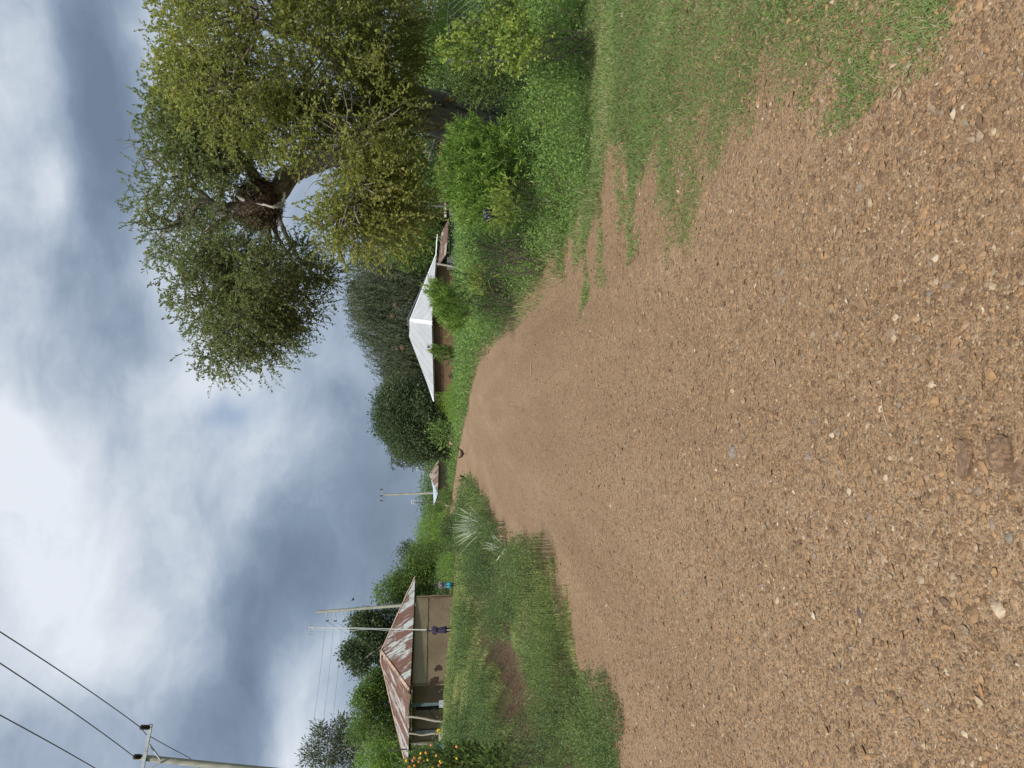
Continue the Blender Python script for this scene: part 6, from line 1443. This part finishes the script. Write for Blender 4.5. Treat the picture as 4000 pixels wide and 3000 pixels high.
def hen(x, y, d, label, rz, s=1.0, peck=0.0, col='hen_dark'):
    q = gbase(x, y, d); r = empty('hen', q, label, 'chicken', 'chickens on the road', rz=rz); f = s
    mb = MB(); ctrl = [(-.25, 0, .37), (-.18, 0, .30), (-.10, 0, .235), (0, 0, .215), (.07, 0, .235), (.115, 0, .27 - peck * .3), (.145, 0, .325 - peck), (.158, 0, .365 - peck), (.18, 0, .385 - peck), (.198, 0, .375 - peck)]
    rad_ = [.010, .034, .060, .074, .070, .050, .034, .027, .027, .012]; pc_ = curve_pts(ctrl, 4); rc_ = np.interp(np.linspace(0, 1, len(pc_)), np.linspace(0, 1, len(rad_)), rad_)
    tube(mb, np.array(q) + pc_ * f, rc_ * f, 14); mb.build('body', M[col], r, True)
    mb = MB()
    for sd in (-1, 1): ell(mb, np.array(q) + np.array([-.02, sd * .068, .225]) * f, np.array([.10, .026, .055]) * f, 12, 8)
    mb.build('wing', M[col], r, True)
    L_ = lambda x_, y_, z_: np.array(q) + np.array([x_, y_, z_]) * f
    for sd in (-1, 1): mb = MB(); tube(mb, [L_(.0, sd * .035, .15), L_(.005, sd * .038, .08), L_(.0, sd * .04, .01)], [.016 * f, .009 * f, .007 * f], 5); tube(mb, [L_(0, sd * .04, .008), L_(.045, sd * .055, .005)], .006 * f, 4); tube(mb, [L_(0, sd * .04, .008), L_(.05, sd * .03, .005)], .006 * f, 4); mb.build('leg', M['beak'], r)
    mb = MB(); tube(mb, [L_(.185, 0, .375 - peck), L_(.215, 0, .365 - peck)], [.011 * f, .002 * f], 5); mb.build('beak', M['beak'], r)
    mb = MB(); tube(mb, [L_(.15, 0, .40 - peck), L_(.165, 0, .418 - peck), L_(.185, 0, .40 - peck)], .009 * f, 5); mb.build('comb', M['comb'], r)
    mb = MB()
    for k_ in range(9): a_ = L_(-.13, (k_ - 4) * .008, .28); e_ = L_(-.24 - .01 * (k_ % 3), (k_ - 4) * .016, .36 + .02 * (4 - abs(k_ - 4))); tube(mb, [a_, (a_ + e_) / 2, e_], [.012 * f, .013 * f, .004 * f], 4)
    mb.build('tail', M[col], r)
M['hen_dark'] = flat_mat('hen_dark', (0.035, 0.017, 0.012), .7, .5, 30); M['beak'] = flat_mat('beak', (0.22, 0.14, 0.08), .6, .2); M['comb'] = flat_mat('comb', (0.35, 0.03, 0.03), .6, .2)
hen(1827, 1772, 41, 'dark brown hen with raised tail at the right edge of the road', math.pi + .25, 1.35, 0.03)
hen(1833, 1868, 40, 'dark brown hen standing upright at the tip of the left verge', math.pi - .9, 1.2, -0.02)

def quadruped(name, label, q, rz, L, Hh, col, headcol, head='down', lying=False, group=None):
    r = empty(name, q, label, name.split('_')[-1], group, rz=rz); l = L / 2; zt = Hh * .72 if not lying else Hh * .42; R0 = Hh * .20
    V = [(0, 0, zt), (l * .5, 0, zt + .02), (l * .85, 0, zt + .03), (l * 1.1, 0, zt + Hh * .15), (l * 1.35, 0, zt + (Hh * .24 if head != 'down' else -Hh * .12)), (l * 1.62, 0, zt + (Hh * .18 if head != 'down' else -Hh * .38)), (-l * .5, 0, zt), (-l * .9, 0, zt + .01), (-l * 1.05, 0, zt - .04), (-l * 1.1, 0, zt - .14)]
    E = [(0, 1), (1, 2), (2, 3), (3, 4), (4, 5), (0, 6), (6, 7), (7, 8), (8, 9)]; Rr = [(R0 * .95, R0), (R0, R0 * 1.1), (R0 * .85, R0), R0 * .5, R0 * .42, R0 * .24, (R0 * .95, R0 * .95), (R0 * .8, R0 * .8), R0 * .15, R0 * .1]
    for sd in (-1, 1):
        w = R0 * .55 * sd; i = len(V)
        if not lying:
            V += [(l * .8, w, zt * .72), (l * .83, w, zt * .38), (l * .80, w, .03)]; E += [(2, i), (i, i + 1), (i + 1, i + 2)]; Rr += [R0 * .38, R0 * .22, R0 * .18]
            i = len(V); V += [(-l * .72, w, zt * .70), (-l * 1.02, w, zt * .36), (-l * .92, w, .03)]; E += [(7, i), (i, i + 1), (i + 1, i + 2)]; Rr += [R0 * .45, R0 * .22, R0 * .18]
        else:
            V += [(l * .8, w * 1.3, zt * .4), (l * 1.15, w * 1.3, .06), (l * .85, w * 1.3, .04)]; E += [(2, i), (i, i + 1), (i + 1, i + 2)]; Rr += [R0 * .38, R0 * .22, R0 * .16]
            i = len(V); V += [(-l * .6, w * 1.3, zt * .4), (-l * .25, w * 1.5, .10), (-l * .55, w * 1.5, .04)]; E += [(7, i), (i, i + 1), (i + 1, i + 2)]; Rr += [R0 * .45, R0 * .25, R0 * .16]
    skinned('body', V, E, Rr, M[col], r, 0, 2)
    hx = np.array([l * 1.36, 0, V[4][2]]) + np.array(q)
    for sd in (-1, 1): mb = MB(); ell(mb, hx + [-.02, sd * R0 * .5, R0 * .25], (R0 * .14, R0 * .34, R0 * .16), 8, 5); mb.build('ear', M[headcol], r, True)
M['wool_pale'] = flat_mat('wool_pale', (0.50, 0.46, 0.40), .95, .25, 10); M['wool_brown'] = flat_mat('wool_brown', (0.16, 0.085, 0.06), .95, .3, 10); M['goat_tan'] = flat_mat('goat_tan', (0.50, 0.34, 0.22), .9, .3, 5); M['goat_brown'] = flat_mat('goat_brown', (0.30, 0.12, 0.05), .9, .3, 5)
quadruped('sheep', 'pale grey sheep, rightmost of the animals at the far road end', gbase(1753, 1974, 100), 1.9, .95, .85, 'wool_pale', 'wool_pale', group='animals at the far road end')
quadruped('sheep', 'brown sheep in the middle of the animals at the far road end', gbase(1754, 1992, 101), 2.3, .8, .8, 'wool_brown', 'wool_brown', group='animals at the far road end')
quadruped('sheep', 'brown and pale sheep beside the middle one at the far road end', gbase(1754, 2002, 103), 1.2, .75, .82, 'wool_brown', 'wool_pale', group='animals at the far road end')
quadruped('sheep', 'small pale lamb, leftmost of the animals at the far road end', gbase(1753, 2013, 102), 1.6, .5, .5, 'wool_pale', 'wool_pale', group='animals at the far road end')
q = gbase(1755, 1722, 62); quadruped('resting_goat', 'tan and brown goat resting in the grass under the broadleaf tree', q, math.pi, .75, .8, 'goat_tan', 'goat_brown', head='up')
# bird in flight
q = P(1382, 2340, 50); bd = empty('bird', q, 'small dark bird flying above the rusty roofed house', 'bird'); M['bird'] = flat_mat('bird', (.03, .03, .035), .8, .2)
skinned('body', [(-.10, 0, 0), (0, 0, .01), (.07, 0, .02), (.12, 0, .03)], [(0, 1), (1, 2), (2, 3)], [.018, .04, .03, .015], M['bird'], bd)
for sd in (-1, 1): mb = MB(); slab(mb, [q + [.05, sd * .02, .02], q + [-.02, sd * .20, .13], q + [-.08, sd * .22, .14], q + [-.05, sd * .02, .01]], .008); mb.build('wing', M['bird'], bd)
